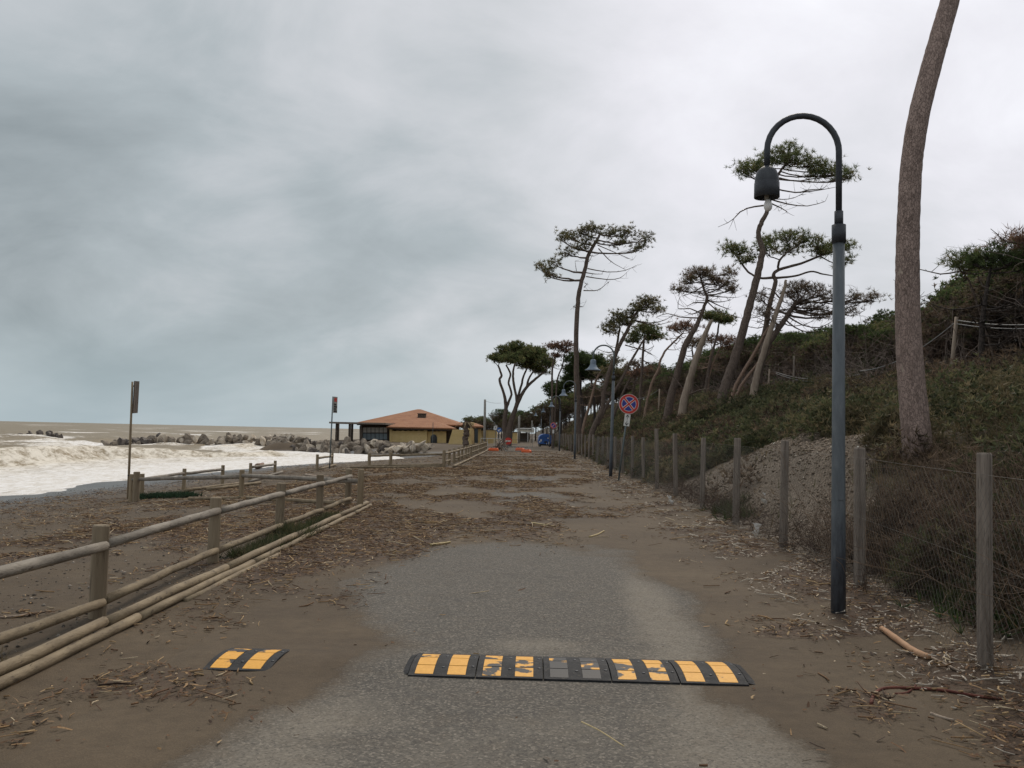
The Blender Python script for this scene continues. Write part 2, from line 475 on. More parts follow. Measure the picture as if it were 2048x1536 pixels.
def sand_nodes(nt, co):
    n1 = nt.noise(co, .55, 5, .6)
    n2 = nt.noise(co, 7, 6, .7)
    n3 = nt.noise(co, 120, 3, .6)
    col = nt.ramp(n1, [(.3, (.066, .047, .030)), (.55, (.092, .067, .042)), (.75, (.115, .086, .055))])
    g = nt.n('ShaderNodeMapRange', {0: n2, 1: .25, 2: .75, 3: .80, 4: 1.20}).outputs[0]
    g2 = nt.n('ShaderNodeMapRange', {0: n3, 1: .25, 2: .75, 3: .72, 4: 1.28}).outputs[0]
    g = nt.math('MULTIPLY', g, g2)
    col = nt.n('ShaderNodeVectorMath', {0: col, 1: nt.n('ShaderNodeCombineXYZ', {0: g, 1: g, 2: g}).outputs[0]}, operation='MULTIPLY').outputs[0]
    h = nt.math('ADD', nt.math('MULTIPLY', n2, .8), nt.math('MULTIPLY', n3, .25))
    return col, h
LITTER_COL = (.070, .045, .030)

m, nt = new_mat('ground'); M['ground'] = m
co = nt.n('ShaderNodeTexCoord').outputs['Object']
scol, sh = sand_nodes(nt, co)
zone = nt.n('ShaderNodeSeparateColor', {0: nt.n('ShaderNodeAttribute', attribute_name='zone').outputs['Color']})
lit_f, soil_f, grav_f = zone.outputs[0], zone.outputs[1], zone.outputs[2]
nz = nt.noise(co, 18, 5, .7)
lm = nt.sstep(nt.math('ADD', lit_f, nt.math('MULTIPLY', nt.math('SUBTRACT', nz, .5), 1.1)), .35, .7)
col = nt.mix(nt.math('MULTIPLY', lm, .8), scol, LITTER_COL)
soil = nt.ramp(nt.noise(co, 3.5, 6, .7), [(.3, (.030, .022, .016)), (.5, (.060, .043, .026)), (.7, (.052, .052, .024))])
col = nt.mix(nt.sstep(nt.math('ADD', soil_f, nt.math('MULTIPLY', nt.math('SUBTRACT', nz, .5), .5)), .35, .65), col, soil)
gv = nt.n('ShaderNodeTexVoronoi', {'Vector': co, 'Scale': 26.0}).outputs['Color']
gcol = nt.ramp(nt.n('ShaderNodeSeparateXYZ', {0: gv}).outputs[0], [(.0, (.060, .045, .031)), (.6, (.088, .067, .047)), (1.0, (.15, .118, .088))])
gm = nt.sstep(nt.math('ADD', grav_f, nt.math('MULTIPLY', nt.math('SUBTRACT', nz, .5), .5)), .35, .6)
col = nt.mix(gm, col, gcol)
wet = nt.n('ShaderNodeAttribute', attribute_name='wet').outputs['Fac']
col = nt.mix(wet, col, nt.mix(.62, col, (.02, .018, .016)))
rgh = nt.math('MULTIPLY_ADD', wet, -.62, .9)
pb = finish(nt, col, .9, sh, .55, .03, spec=.3)
nt.t.links.new(rgh, pb.inputs['Roughness'])

def graded(segs):
    """segs: list of (start, step) ... closing with (end,)"""
    out = []
    for a, b_ in zip(segs[:-1], segs[1:]):
        out += list(np.arange(a[0], b_[0] - 1e-6, a[1]))
    out.append(segs[-1][0])
    return np.array(out)
def grid_faces(nx, ny):
    i, j = np.meshgrid(np.arange(nx - 1), np.arange(ny - 1), indexing='xy')
    a = (j * nx + i).ravel()
    return np.stack([a, a + 1, a + nx + 1, a + nx], 1)

gx = graded([(-400, 30), (-100, 6), (-40, 1.0), (-18, .35), (-6, .18), (9, .3), (22, 1.0), (60, 10), (420,)])
gy = graded([(-40, 4), (0, .5), (3, .14), (14, .22), (30, .45), (60, 1.0), (130, 4), (320, 30), (900,)])
GX, GY = np.meshgrid(gx, gy)
GZ = hz(GX, GY)
inroad = (np.abs(GX - bend(GY)) < 2.3) & (GY < 125)
GZ = np.where(inroad, -0.006, GZ)
xg = GX - bend(GY)
litz = litter_density(GX, GY)
gravz = gravel_mask(GX, GY)
soilz = ss(3.3, 3.9, xg) * (1 - .8 * gravz)
wetz = ss(-7.0, -1.0, -(GX - shore(GY))) * (xg < 0) * (GY < 90)
me = np_mesh('ground', np.stack([GX, GY, GZ], -1).reshape(-1, 3), grid_faces(len(gx), len(gy)),
             {'zone': np.stack([litz, soilz, gravz], -1).reshape(-1, 3), 'wet': np.repeat(wetz.reshape(-1, 1), 3, 1)}, True)
tag(obj('ground', me, None, M['ground']), 'dark grey sand beach, verge and scrubby dune bank', kind='structure')

# ---- road
m, nt = new_mat('road'); M['road'] = m
co = nt.n('ShaderNodeTexCoord').outputs['Object']
scol, sh = sand_nodes(nt, co)
at_ = nt.n('ShaderNodeSeparateColor', {0: nt.n('ShaderNodeAttribute', attribute_name='zone').outputs['Color']})
cov, litf, pale = at_.outputs[0], at_.outputs[1], at_.outputs[2]
agg = nt.n('ShaderNodeTexVoronoi', {'Vector': co, 'Scale': 85.0}).outputs['Color']
aggv = nt.n('ShaderNodeSeparateXYZ', {0: agg}).outputs[0]
na = nt.noise(co, 60, 5, .75)
nb = nt.noise(co, 1.6, 5, .6)
acol = nt.ramp(aggv, [(.0, (.046, .043, .039)), (.55, (.078, .072, .064)), (.82, (.12, .108, .093)), (1.0, (.26, .23, .19))])
mot = nt.noise(co, 26, 8, .82)
acol = nt.mix(nt.math('MULTIPLY', nt.sstep(na, .35, .65), .5), acol, (.115, .103, .087))
acol = nt.mix(nt.math('MULTIPLY', nt.sstep(mot, .50, .64), .55), acol, (.20, .18, .148))
acol = nt.mix(nt.math('MULTIPLY', nt.sstep(mot, .46, .34), .6), acol, (.04, .037, .033))
dust = nt.math('MULTIPLY', nt.sstep(nt.math('ADD', pale, nt.math('MULTIPLY', nt.math('SUBTRACT', nb, .5), 1.3)), .25, .95), nt.sstep(na, .30, .58))
acol = nt.mix(nt.math('MULTIPLY', dust, .6), acol, (.25, .22, .175))
acol = nt.mix(nt.math('MULTIPLY', nt.sstep(nb, .55, .75), .45), acol, (.052, .050, .047))
acol = nt.mix(nt.math('MULTIPLY', nt.sstep(nt.math('ADD', cov, nt.math('MULTIPLY', nt.math('SUBTRACT', nt.noise(co, 5, 7, .75), .5), 1.2)), -.1, .55), .55), acol, scol)
thr = nt.math('ADD', cov, nt.math('ADD', nt.math('MULTIPLY', nt.math('SUBTRACT', nt.noise(co, 2.2, 7, .72), .5), 1.3), nt.math('MULTIPLY', nt.math('SUBTRACT', na, .5), .9)))
sm = nt.sstep(thr, .38, .66)
col = nt.mix(sm, acol, scol)
nz = nt.noise(co, 18, 5, .7)
lm = nt.sstep(nt.math('ADD', litf, nt.math('MULTIPLY', nt.math('SUBTRACT', nz, .5), 1.1)), .35, .7)
col = nt.mix(nt.math('MULTIPLY', lm, .8), col, LITTER_COL)
hh = nt.math('ADD', nt.math('MULTIPLY', nt.math('MULTIPLY', aggv, .5), nt.math('SUBTRACT', 1.0, sm)), nt.math('MULTIPLY', sh, sm))
finish(nt, col, .88, hh, .5, .02, spec=.3)
rx = np.arange(-2.5, 2.501, .1)
ry = graded([(-12, 1.0), (2, .1), (16, .25), (40, .6), (80, 1.5), (124,)])
RX, RY = np.meshgrid(rx, ry)
RZ = .006 + 0 * RX
# a low drift of sand lies against and over the gap in the speed bump
RZ = RZ + .022 * np.exp(-(((RX + 2.22) / .16) ** 2 + ((RY - 5.95) / .5) ** 2)) + .016 * np.exp(-(((RX + 1.60) / .10) ** 2 + ((RY - 6.0) / .4) ** 2)) + .035 * np.exp(-(((RX + 1.22) / .42) ** 2 + ((RY - 6.0) / .34) ** 2)) + .012 * (fbm(RX * 2, RY * 2, 9) - .4) * cover(RX, RY) * (np.abs(RX) < 2.3)
RZ = np.where(np.abs(RX) > 2.45, -.02, RZ)
palez = np.exp(-((np.abs(RX) - 1.15) / .32) ** 2) * ((RX > 0) * .62 + .35) + .8 * np.exp(-(((RX - .1) / .55) ** 2 + ((RY - 6.6) / .35) ** 2)) + .45 * ss(5.6, 4.8, RY)
palez = palez * (1 - ss(8.5, 12, RY))
rp = np.stack([RX + bend(RY), RY, RZ], -1).reshape(-1, 3)
me = np_mesh('road', rp, grid_faces(len(rx), len(ry)), {'zone': np.stack([cover(RX, RY), litter_density(RX + bend(RY), RY), np.clip(palez, 0, 1)], -1).reshape(-1, 3)}, True)
tag(obj('road', me, None, M['road']), 'sand covered asphalt beach road', kind='structure')

# ---- sea
m, nt = new_mat('sea'); M['sea'] = m
co = nt.n('ShaderNodeTexCoord').outputs['Object']
fo = nt.n('ShaderNodeSeparateColor', {0: nt.n('ShaderNodeAttribute', attribute_name='foam').outputs['Color']})
v = nt.n('ShaderNodeMapping', {'Vector': co, 'Scale': (1, .55, 1)}).outputs[0]
n1 = nt.noise(v, .9, 7, .68, .5)
n2 = nt.noise(v, 3.0, 6, .7, .8)
fm = nt.sstep(nt.math('ADD', fo.outputs[0], nt.math('ADD', nt.math('MULTIPLY', nt.math('SUBTRACT', n1, .5), .9), nt.math('MULTIPLY', nt.math('SUBTRACT', n2, .5), .5))), .42, .68)
wcol = nt.ramp(n1, [(.3, (.17, .13, .075)), (.7, (.26, .205, .125))])
tan = nt.mix(nt.sstep(nt.math('ADD', n2, nt.math('MULTIPLY', n1, .8)), .68, 1.05), (.29, .235, .16), (.78, .73, .64))
fcol = nt.mix(fo.outputs[1], nt.mix(nt.sstep(n2, .35, .62), (.66, .62, .56), (.86, .85, .84)), tan)
col = nt.mix(fm, wcol, fcol)
pb = finish(nt, col, .3, nt.math('ADD', n2, nt.math('MULTIPLY', nt.noise(v, 11, 4, .6), .3)), .5, .25, spec=.2)
nt.t.links.new(nt.math('MULTIPLY_ADD', fm, .5, .42), pb.inputs['Roughness'])
sx = -np.concatenate([np.arange(6, 62, .28), 62 * 1.045 ** np.arange(0, 112)])[::-1]
sy = np.concatenate([-np.arange(40, 4, -2.0), np.arange(-4, 22, 1.0), np.arange(22, 135, .42), 135 * 1.05 ** np.arange(0, 80)])
SX, SY = np.meshgrid(sx, sy)
s_off = shore(SY) - SX
far = ss(70, 400, np.hypot(SX, SY))
lump = fbm(SX * .8, SY * .6, 51, 5)
lump2 = fbm(SX * .22, SY * .10, 55, 4)
s1 = 13.5 + 5.0 * (fbm(SY * .045, SY * 0 + 3, 61, 3) - .5) * 2
def roller(s, c, w_in, w_out):
    d = s - c
    return np.where(d < 0, np.exp(-(d / w_in) ** 2), np.exp(-(d / w_out) ** 2))
r1 = (1 - .65 * ss(52, 76, SY)) * roller(s_off, s1, .95, 2.4) * (.55 + .75 * fbm(SY * .16, SX * 0, 63, 3))
s2 = 30 + 7 * (fbm(SY * .03, SY * 0 + 9, 66, 3) - .5) * 2
r2 = roller(s_off, s2, 1.6, 4.5) * ss(.42, .62, fbm(SY * .06, SX * 0 + 5, 67, 3))
s3 = 52 + 10 * (fbm(SY * .02, SY * 0 + 1, 68, 3) - .5) * 2
r3 = roller(s_off, s3, 2.0, 6) * ss(.45, .6, fbm(SY * .05, SX * 0 + 2, 69, 3))
lowamp = np.clip(s_off / 10, 0, 1)
SZ = -0.86 + .10 * (fbm(SX * .25, SY * .2, 71, 3) - .5) * (1 - lowamp) + lowamp * .30 * (lump - .5)
SZ = SZ + .86 * r1 + .22 * r2 + .25 * r3 + np.clip(r1 + r2 + r3, 0, 1) * .22 * (fbm(SX * .9, SY * .5, 91, 5) - .5)
swell = (np.sin(SX * .34 + 5 * fbm(SX * .02, SY * .02, 73, 3)) * .30 + (fbm(SX * .16, SY * .07, 75, 4) - .5) * 1.1)
SZ = SZ + swell * ss(14, 34, s_off) * (1 - .85 * far)
foam_r1 = np.exp(-((s_off - s1 + .3) / 2.4) ** 2)
foam = .80 * (1 - ss(13, 17, s_off)) + foam_r1 * .5 + .45 * r2 + .35 * np.exp(-((s_off - s2 + 3) / 3.5) ** 2) * ss(.42, .6, fbm(SY * .06, SX * 0 + 5, 67, 3)) + .5 * r3
foam = foam + .30 * ss(.52, .70, lump2) * (1 - ss(30, 70, s_off))
# lacy swash edge
foam = np.where(s_off < 1.2, foam * (.55 + .5 * lump), foam)
# white water round the rocks
def near_line(pts, wdt):
    best = np.full(SX.shape, 1e9)
    for (a, b_) in zip(pts[:-1], pts[1:]):
        ax, ay = a; bx, by = b_
        L = (bx - ax) ** 2 + (by - ay) ** 2
        t = np.clip(((SX - ax) * (bx - ax) + (SY - ay) * (by - ay)) / L, 0, 1)
        best = np.minimum(best, np.hypot(SX - ax - t * (bx - ax), SY - ay - t * (by - ay)))
    return np.exp(-(best / wdt) ** 2)
BREAK = [(-49, 100), (-40, 106), (-31, 108), (-27, 100)]
REVET = [(-31, 104), (-27, 92), (-19, 86), (-10, 84)]
foam = foam + .75 * near_line([(a_ - 1.5, b_ + 5) for a_, b_ in BREAK], 4) + .45 * near_line(BREAK, 6) + .45 * near_line(REVET, 4.5) + .5 * near_line([(-77, 130), (-71, 131)], 5)
SZ = SZ + .5 * near_line(BREAK, 4) * (fbm(SX * .4, SY * .4, 77, 4) - .3)
foam = foam * (1 - far) + .02
caps = fbm(SX * .12, SY * .05, 81, 4)
foam = foam + .75 * ss(.58, .70, caps) * ss(25, 60, s_off) * (1 - ss(500, 2500, np.hypot(SX, SY)))
tanm = np.clip(1.25 * np.exp(-((s_off - s1 + .75) / .95) ** 2) * (.6 + .8 * lump) + .5 * ss(.5, .65, lump2) * ss(4, 10, s_off), 0, 1)
me = np_mesh('sea', np.stack([SX, SY, SZ], -1).reshape(-1, 3), grid_faces(len(sx), len(sy)), {'foam': np.stack([np.clip(foam, 0, 1.2), tanm, tanm * 0], -1).reshape(-1, 3)}, True)
tag(obj('sea', me, None, M['sea']), 'rough muddy brown sea with white breakers', kind='structure')

# ---- rocks
def boulder_mesh(seed):
    rr = np.random.default_rng(seed)
    import bmesh
    bm = bmesh.new()
    bmesh.ops.create_icosphere(bm, subdivisions=2, radius=1.0)
    dirs = rr.normal(size=(11, 3)); dirs /= np.linalg.norm(dirs, axis=1)[:, None]
    offs = rr.uniform(.38, .72, 11)
    for v_ in bm.verts:
        p = np.array(v_.co)
        for d, o_ in zip(dirs, offs):
            e = p @ d - o_
            if e > 0:
                p = p - d * e
        v_.co = p * (1 + rr.uniform(-.03, .03))
    me_ = bpy.data.meshes.new('boulder')
    bm.to_mesh(me_); bm.free()
    return me_
rock_meshes = {k: [boulder_mesh(s + 100 * i) for s in range(6)] for i, k in enumerate(('stone', 'stone_pale', 'stone_dark'))}
def boulder(parent, p, size, mk='stone'):
    me_ = random.choice(rock_meshes[mk])
    o = obj('boulder', me_, parent, M[mk])
    o.location = Vector(p) - parent.location
    o.rotation_euler = [random.uniform(0, 6.3) for _ in range(3)]
    s_ = size
    o.scale = (s_ * random.uniform(.8, 1.35), s_ * random.uniform(.8, 1.2), s_ * random.uniform(.5, .8))
    return o
def lerp_line(pts, t):
    L = [math.dist(a, b_) for a, b_ in zip(pts[:-1], pts[1:])]
    d = t * sum(L)
    for a, b_, l in zip(pts[:-1], pts[1:], L):
        if d <= l:
            return (a[0] + (b_[0] - a[0]) * d / l, a[1] + (b_[1] - a[1]) * d / l)
        d -= l
    return pts[-1]
bw = thing('breakwater', 'low rock breakwater running out into the surf beyond the beach', 'breakwater', (-38, 106, -1.2))
for k in range(170):
    t = (k + random.random()) / 170
    X, Y = lerp_line(BREAK, t)
    ht = .30 + .62 * ss(0, .3, t)
    layer = random.random()
    off = random.uniform(-2.2, 2.2) * (1 - .6 * layer)
    boulder(bw, (X + random.uniform(-.4, .4), Y + off, -1.0 + (1.2 * layer + .15) * ht), random.uniform(.45, .80), random.choice(['stone', 'stone', 'stone_pale']) if t > .2 else random.choice(['stone', 'stone_dark']))
rv = thing('rock_revetment', 'bank of piled boulders below the beach restaurant terrace', 'rock bank', (-19, 86, -.8))
for k in range(150):
    t = (k + random.random()) / 150
    X, Y = lerp_line(REVET, t)
    layer = (k % 3) / 2
    boulder(rv, (X + random.uniform(-.4, .4), Y + layer * 1.6 + random.uniform(-.3, .5), -.80 + layer * .80 + random.uniform(-.15, .15)), random.uniform(.42, .78), random.choice(['stone'] * 6 + ['stone_pale', 'stone_dark']))
pr = thing('boulder_pile', 'pale broken boulders lying on the sand beside the far fence', 'boulders', (-11.5, 83, -.5))
for k in range(15):
    u = k / 14
    boulder(pr, (-13.5 + 3.2 * u + random.uniform(-.5, .5), 82.2 + random.uniform(-.5, .6), -.55 + 1.0 * u * random.random() + .2), random.uniform(.4, .75), 'stone_pale')
reef = thing('rock_reef', 'dark wave-washed rocks far out at the left edge', 'rocks', (-74, 130, -1.1))
for k in range(16):
    boulder(reef, (-78 + 7 * k / 15 + random.uniform(-.4, .4), 130.5 + random.uniform(-.8, .8), -.75 + .5 * math.sin(math.pi * k / 15)), random.uniform(.5, .9), 'stone_dark')

# ================================================================== SPEED BUMP
m, nt = new_mat('bump_yellow'); M['bump_yellow'] = m
co = nt.n('ShaderNodeTexCoord').outputs['Object']
wr = nt.n('ShaderNodeAttribute', attribute_name='wear', attribute_type='OBJECT').outputs['Fac']
n1 = nt.noise(nt.n('ShaderNodeVectorMath', {0: co, 1: nt.n('ShaderNodeCombineXYZ', {0: nt.math('MULTIPLY', nt.n('ShaderNodeObjectInfo').outputs['Random'], 40.0), 1: 0.0, 2: 0.0}).outputs[0]}, operation='ADD').outputs[0], 8, 3, .5)
wm = nt.sstep(nt.math('SUBTRACT', wr, n1), -.02, .03)
n2 = nt.noise(co, 40, 4, .6)
ycol = nt.ramp(n2, [(.3, (.66, .315, .035)), (.7, (.78, .40, .055))])
finish(nt, nt.mix(wm, ycol, (.02, .02, .022)), .6, nt.noise(co, 90, 3, .6), .2, .004)

B_Y0, B_D, B_H = 5.70, .56, .036
def hump(u, e=0.0):
    return B_H * (1 - (2 * u - 1) ** 2) ** .75 + e
def bump_module(parent, x0, wd, wear, tilt=0.0, end=None):
    """one rubber module; end = 'left'/'right' slopes that end down"""
    prof = [(u, hump(u)) for u in np.linspace(0, 1, 11)]
    mb = MB()
    xs_ = [x0 + .004, x0 + wd - .004]
    V = []
    for xi, x_ in enumerate(xs_):
        for (u, h) in prof:
            V.append((x_, B_Y0 + u * B_D, .007 + max(h, .012)))
        V.append((x_, B_Y0 + B_D, .0)); V.append((x_, B_Y0, .0))
    n = len(prof) + 2
    F = [(i, n + i, n + (i + 1) % n, (i + 1) % n) for i in range(n)]
    F = [tuple(reversed(f)) for f in F] + [tuple(reversed(range(n))), tuple(range(n, 2 * n))]
    F = [tuple(reversed(f)) for f in F]
    mb.add(V, F)
    md = mb.build('module', M['rubber'], parent)
    for si, sx_ in enumerate((x0 + wd * .10, x0 + wd * .58)):
        for k in range(3):
            u0, u1 = (.04, .30, .62, .95)[k] + .012, (.04, .30, .62, .95)[k + 1] - .008
            us = np.linspace(u0, u1, 4)
            V = []
            for x_ in (sx_, sx_ + wd * .27):
                for u in us:
                    V.append((x_, B_Y0 + u * B_D, .007 + max(hump(u), .012) + .0035))
                for u in us[::-1]:
                    V.append((x_, B_Y0 + u * B_D, .007 + max(hump(u), .012) - .002))
            nn = 8
            F = [(i, (i + 1) % nn, nn + (i + 1) % nn, nn + i) for i in range(nn)] + [tuple(reversed(range(nn))), tuple(range(nn, 2 * nn))]
            st = MB().add(V, F).build('reflector_plate', M['bump_yellow'], md)
            st['wear'] = wear[si][k] + .02
    # fixing bolts and a connector slot
    for (bx, by) in ((x0 + wd * .5, .25), (x0 + wd * .5, .75), (x0 + wd * .94, .3), (x0 + wd * .94, .72)):
        MB().lathe([(.011, 0), (.011, .004), (.006, .006)], 8, (bx, B_Y0 + by * B_D, .006 + hump(by))).build('bolt', M['dark_metal'], md)
    return md
sb = thing('speed_bump', 'long black rubber speed bump with worn yellow stripes across the road', 'speed bump')
wears = [((.26, .22, .40), (.30, .26, .24)), ((.46, .46, .42), (.47, .50, .42)), ((.80, .62, .60), (.80, .56, .52)), ((.47, .44, .36), (.50, .46, .34)), ((.34, .28, .30), (.34, .42, .34))]
for k in range(5):
    bump_module(sb, -.77 + .44 * k, .44, wears[k])
for ex, sg in ((-.77, -1), (1.43, 1)):
    V = []; us = np.linspace(0.06, .94, 8)
    for u in us: V.append((ex, B_Y0 + u * B_D, .007 + hump(u)))
    for u in us: V.append((ex + sg * .07, B_Y0 + u * B_D, .005))
    for u in us: V.append((ex, B_Y0 + u * B_D, .0))
    F = [(i, i + 1, 9 + i, 8 + i) for i in range(7)] + [(i, 16 + i, 17 + i, i + 1) for i in range(7)]
    MB().add(V, F).build('end_cap', M['rubber'], sb)
sb2 = thing('speed_bump', 'single loose speed bump module half buried in sand near the log kerb', 'speed bump')
bump_module(sb2, -2.11, .44, ((.42, .28, .45), (.30, .28, .42)))

# ================================================================== ROUND TIMBER FENCES
def post(parent, X, Y, top, r=.066, mat='post_brown', bury=.25, lean=(0, 0), sides=12):
    z = ground(X, Y)
    b0 = Vector((X, Y, z - bury)) - parent.location
    b1 = Vector((X + lean[0], Y + lean[1], z + top)) - parent.location
    mb = MB().tube([b0, b0.lerp(b1, .5), b1 - Vector((0, 0, .012)), b1], [r * 1.04, r, r * .98, r * .86], sides, True, .03, int(abs(X * 91 + Y * 37)))
    return mb.build('post', M[mat], parent, True if sides > 14 else False)
def rail(parent, a, b_, r=.05, mat='rail_grey', name='rail', sag=0.0, sides=10):
    a = Vector(a) - parent.location; b_ = Vector(b_) - parent.location
    pts = [a.lerp(b_, t) + Vector((0, 0, -sag * 4 * t * (1 - t) + random.uniform(-.007, .007))) for t in np.linspace(0, 1, 7)]
    rr_ = [r * random.uniform(.94, 1.05) for _ in pts]
    return MB().tube(pts, rr_, sides, True, .02, random.randint(0, 9999)).build(name, M[mat], parent, True)

fa = thing('timber_fence', 'round timber post and rail fence along the near left roadside', 'fence', (-3.7, 10, 0))
FP = [(-3.62, 4.3), (-3.55, 7.2), (-3.68, 10.15), (-3.74, 13.0), (-3.78, 15.7), (-3.78, 18.1)]
for i, (X, Y) in enumerate(FP):
    post(fa, X, Y, .76, .068, lean=(random.uniform(-.02, .02), random.uniform(-.02, .02)))
for (a, b_) in zip(FP[:-1], FP[1:]):
    for h, mt, r in ((.60, 'rail_grey', .042), (.14, 'rail_tan', .040)):
        rail(fa, (a[0] + .045, a[1] + .02, ground(*a) + h + random.uniform(-.012, .012)), (b_[0] + .045, b_[1] - .02, ground(*b_) + h + random.uniform(-.012, .012)), r, mt)
kerb = thing('log_kerb', 'double row of round logs laid along the near fence foot', 'log kerb', (-3.25, 10, 0))
for row, (dx, z_, r) in enumerate(((-.01, .085, .040), (.062, .030, .037), (.122, .002, .030))):
    y = 3.6 + row * .7
    while y < 17.8:
        L = random.uniform(2.7, 3.1)
        y2 = min(y + L, 17.9)
        xa = -3.19 - .010 * (y - 4); xb = -3.19 - .010 * (y2 - 4)
        if row == 2 and (y > 9.0 or y < 6):
            y = y2 + .02; continue
        rail(kerb, (xa + dx, y, z_), (xb + dx, y2 - .02, z_), r, 'rail_tan', 'log', 0)
        y = y2 + .015

# cross run of the first enclosure
fb = thing('timber_fence', 'weathered timber fence crossing the beach behind the near roadside fence', 'fence', (-7, 20, 0))
BP = [(-3.36, 17.25), (-6.95, 20.9), (-10.55, 22.9)]
for (X, Y) in BP:
    post(fb, X, Y, .80 if X > -4 else .72, .062, 'wood_tan')
post(fb, -10.35, 22.75, .78, .085, 'post_brown')
for (a, b_) in zip(BP[:-1], BP[1:]):
    rail(fb, (a[0], a[1], ground(*a) + .56), (b_[0], b_[1], ground(*b_) + .58), .05, 'rail_grey')
rail(fb, (-3.9, 17.9, .07), (-6.7, 20.6, ground(-6.7, 20.6) + .05), .045, 'rail_tan', 'log')
rail(fb, (-6.9, 20.75, ground(-6.9, 20.75) + .05), (-8.6, 21.9, ground(-8.6, 21.9) + .05), .042, 'rail_tan', 'log')
# seaward run
fs = thing('timber_fence', 'low timber fence nearest the surf, beyond the bare sign pole', 'fence', (-10.5, 28, -.4))
SP = [(-10.85, 24.2), (-10.75, 26.9), (-10.4, 29.3), (-10.3, 31.9), (-10.1, 34.3)]
for (X, Y) in SP:
    post(fs, X, Y, .66, .06, 'wood_tan')
for i, (a, b_) in enumerate(zip(SP[:-1], SP[1:])):
    if i != 2:
        rail(fs, (a[0], a[1], ground(*a) + .5), (b_[0], b_[1], ground(*b_) + .52), .046, 'rail_grey')
rail(fs, (-10.2, 25.6, ground(-10.2, 25.6) + .06), (-9.4, 28.4, ground(-9.4, 28.4) + .10), .05, 'rail_tan', 'log')
rail(fs, (-9.6, 25.8, ground(-9.6, 25.8) + .06), (-8.8, 28.3, ground(-8.8, 28.3) + .08), .05, 'rail_tan', 'log')
rail(fs, (-9.5, 29.3, ground(-9.5, 29.3) + .06), (-9.0, 31.5, ground(-9.0, 31.5) + .3), .05, 'rail_grey', 'log')
# short surviving bay by the second sign pole
fe = thing('timber_fence', 'short two-post timber fence bay beside the grey sign pole', 'fence', (-9.4, 39, -.4))
EP = [ghit(634, 940), ghit(664, 933)]
for p in EP:
    post(fe, p.x, p.y, .72, .07, 'wood_tan')
rail(fe, (EP[0].x, EP[0].y, EP[0].z + .55), (EP[1].x, EP[1].y, EP[1].z + .55), .055, 'rail_tan')
rail(fe, (EP[0].x + .15, EP[0].y - .1, EP[0].z + .05), (EP[1].x + .2, EP[1].y - .1, EP[1].z + .1), .06, 'rail_tan', 'log')
# second enclosure: cross run and long run up the road
fd = thing('timber_fence', 'pale timber fence bay facing the camera in front of the inlet', 'fence', (-5.5, 37.5, -.1))
DP = [ghit(738, 936), ghit(781, 935), ghit(888, 934)]
for p in DP:
    post(fd, p.x, p.y, .70, .075, 'wood_tan')
for (a, b_) in zip(DP[:-1], DP[1:]):
    rail(fd, (a.x, a.y, a.z + .56), (b_.x, b_.y, b_.z + .56), .05, 'rail_tan')
    rail(fd, (a.x, a.y - .05, a.z + .10), (b_.x, b_.y - .05, b_.z + .10), .05, 'rail_tan', 'log')
rail(fd, (DP[0].x - .8, DP[0].y - .35, DP[0].z + .03), (DP[2].x, DP[2].y - .25, DP[2].z + .03), .05, 'rail_tan', 'log')
fc = thing('timber_fence', 'long timber fence running up the road towards the restaurant', 'fence', (-3.9, 57, 0))
CP = [(-3.72 + float(bend(y)) * .9, y) for y in np.arange(37.6, 80, 2.62)]
for i, (X, Y) in enumerate(CP):
    post(fc, X, Y, .74, .07, 'wood_tan', lean=(random.uniform(-.03, .03), random.uniform(-.03, .03)), sides=8)
for i, (a, b_) in enumerate(zip(CP[:-1], CP[1:])):
    rail(fc, (a[0] + .04, a[1], ground(*a) + .60), (b_[0] + .04, b_[1], ground(*b_) + .60), .05, 'rail_tan', sides=7)
    if i not in (1, 6):
        rail(fc, (a[0] + .04, a[1], ground(*a) + .24), (b_[0] + .04, b_[1], ground(*b_) + .24), .045, 'rail_tan', sides=7)
    rail(fc, (a[0] + .42, a[1], ground(*a) + .05), (b_[0] + .42, b_[1] - .05, ground(*b_) + .06), .055, 'rail_tan', 'log', sides=7)

# ================================================================== CHAIN-LINK FENCE
cl = thing('chain_link_fence', 'rusty chain-link fence on grey timber posts along the dune foot', 'fence', (3.5, 30, 0))
LP = [(2.75, 1.2), (3.0, 3.7), (3.16, 6.17), (3.45, 9.25), (3.52, 12.25), (3.55, 15.2), (3.56, 18.2), (3.52, 21.2), (3.50, 24.2)]
y = 27.2
while y < 104:
    LP.append((3.52 + float(bend(y)) * 1.15, y)); y += 3.0
LTOP = {2: 1.47, 3: 1.42, 4: 1.46, 5: 1.45, 6: 1.42, 7: 1.5, 8: 1.66}
for i, (X, Y) in enumerate(LP):
    t_ = LTOP.get(i, 1.40 + random.uniform(-.06, .06))
    post(cl, X, Y, t_, .050 if i == 2 else .056 * random.uniform(.9, 1.1), 'wood_grey', .3, (random.uniform(-.05, .03) * (i > 2), random.uniform(-.06, .06)), 12 if Y < 25 else 7)
acc = np.concatenate([[0], np.cumsum([math.dist(a, b_) for a, b_ in zip(LP[:-1], LP[1:])])])
lx = np.array([p[0] for p in LP]); ly = np.array([p[1] for p in LP])
lz = np.array([ground(*p) for p in LP])
def fpos(s_, h, off=.058):
    return np.stack([np.interp(s_, acc, lx) - off + .02 * np.sin(s_ * 2.1 + h * 3), np.interp(s_, acc, ly), np.interp(s_, acc, lz) + .02 + h], -1)
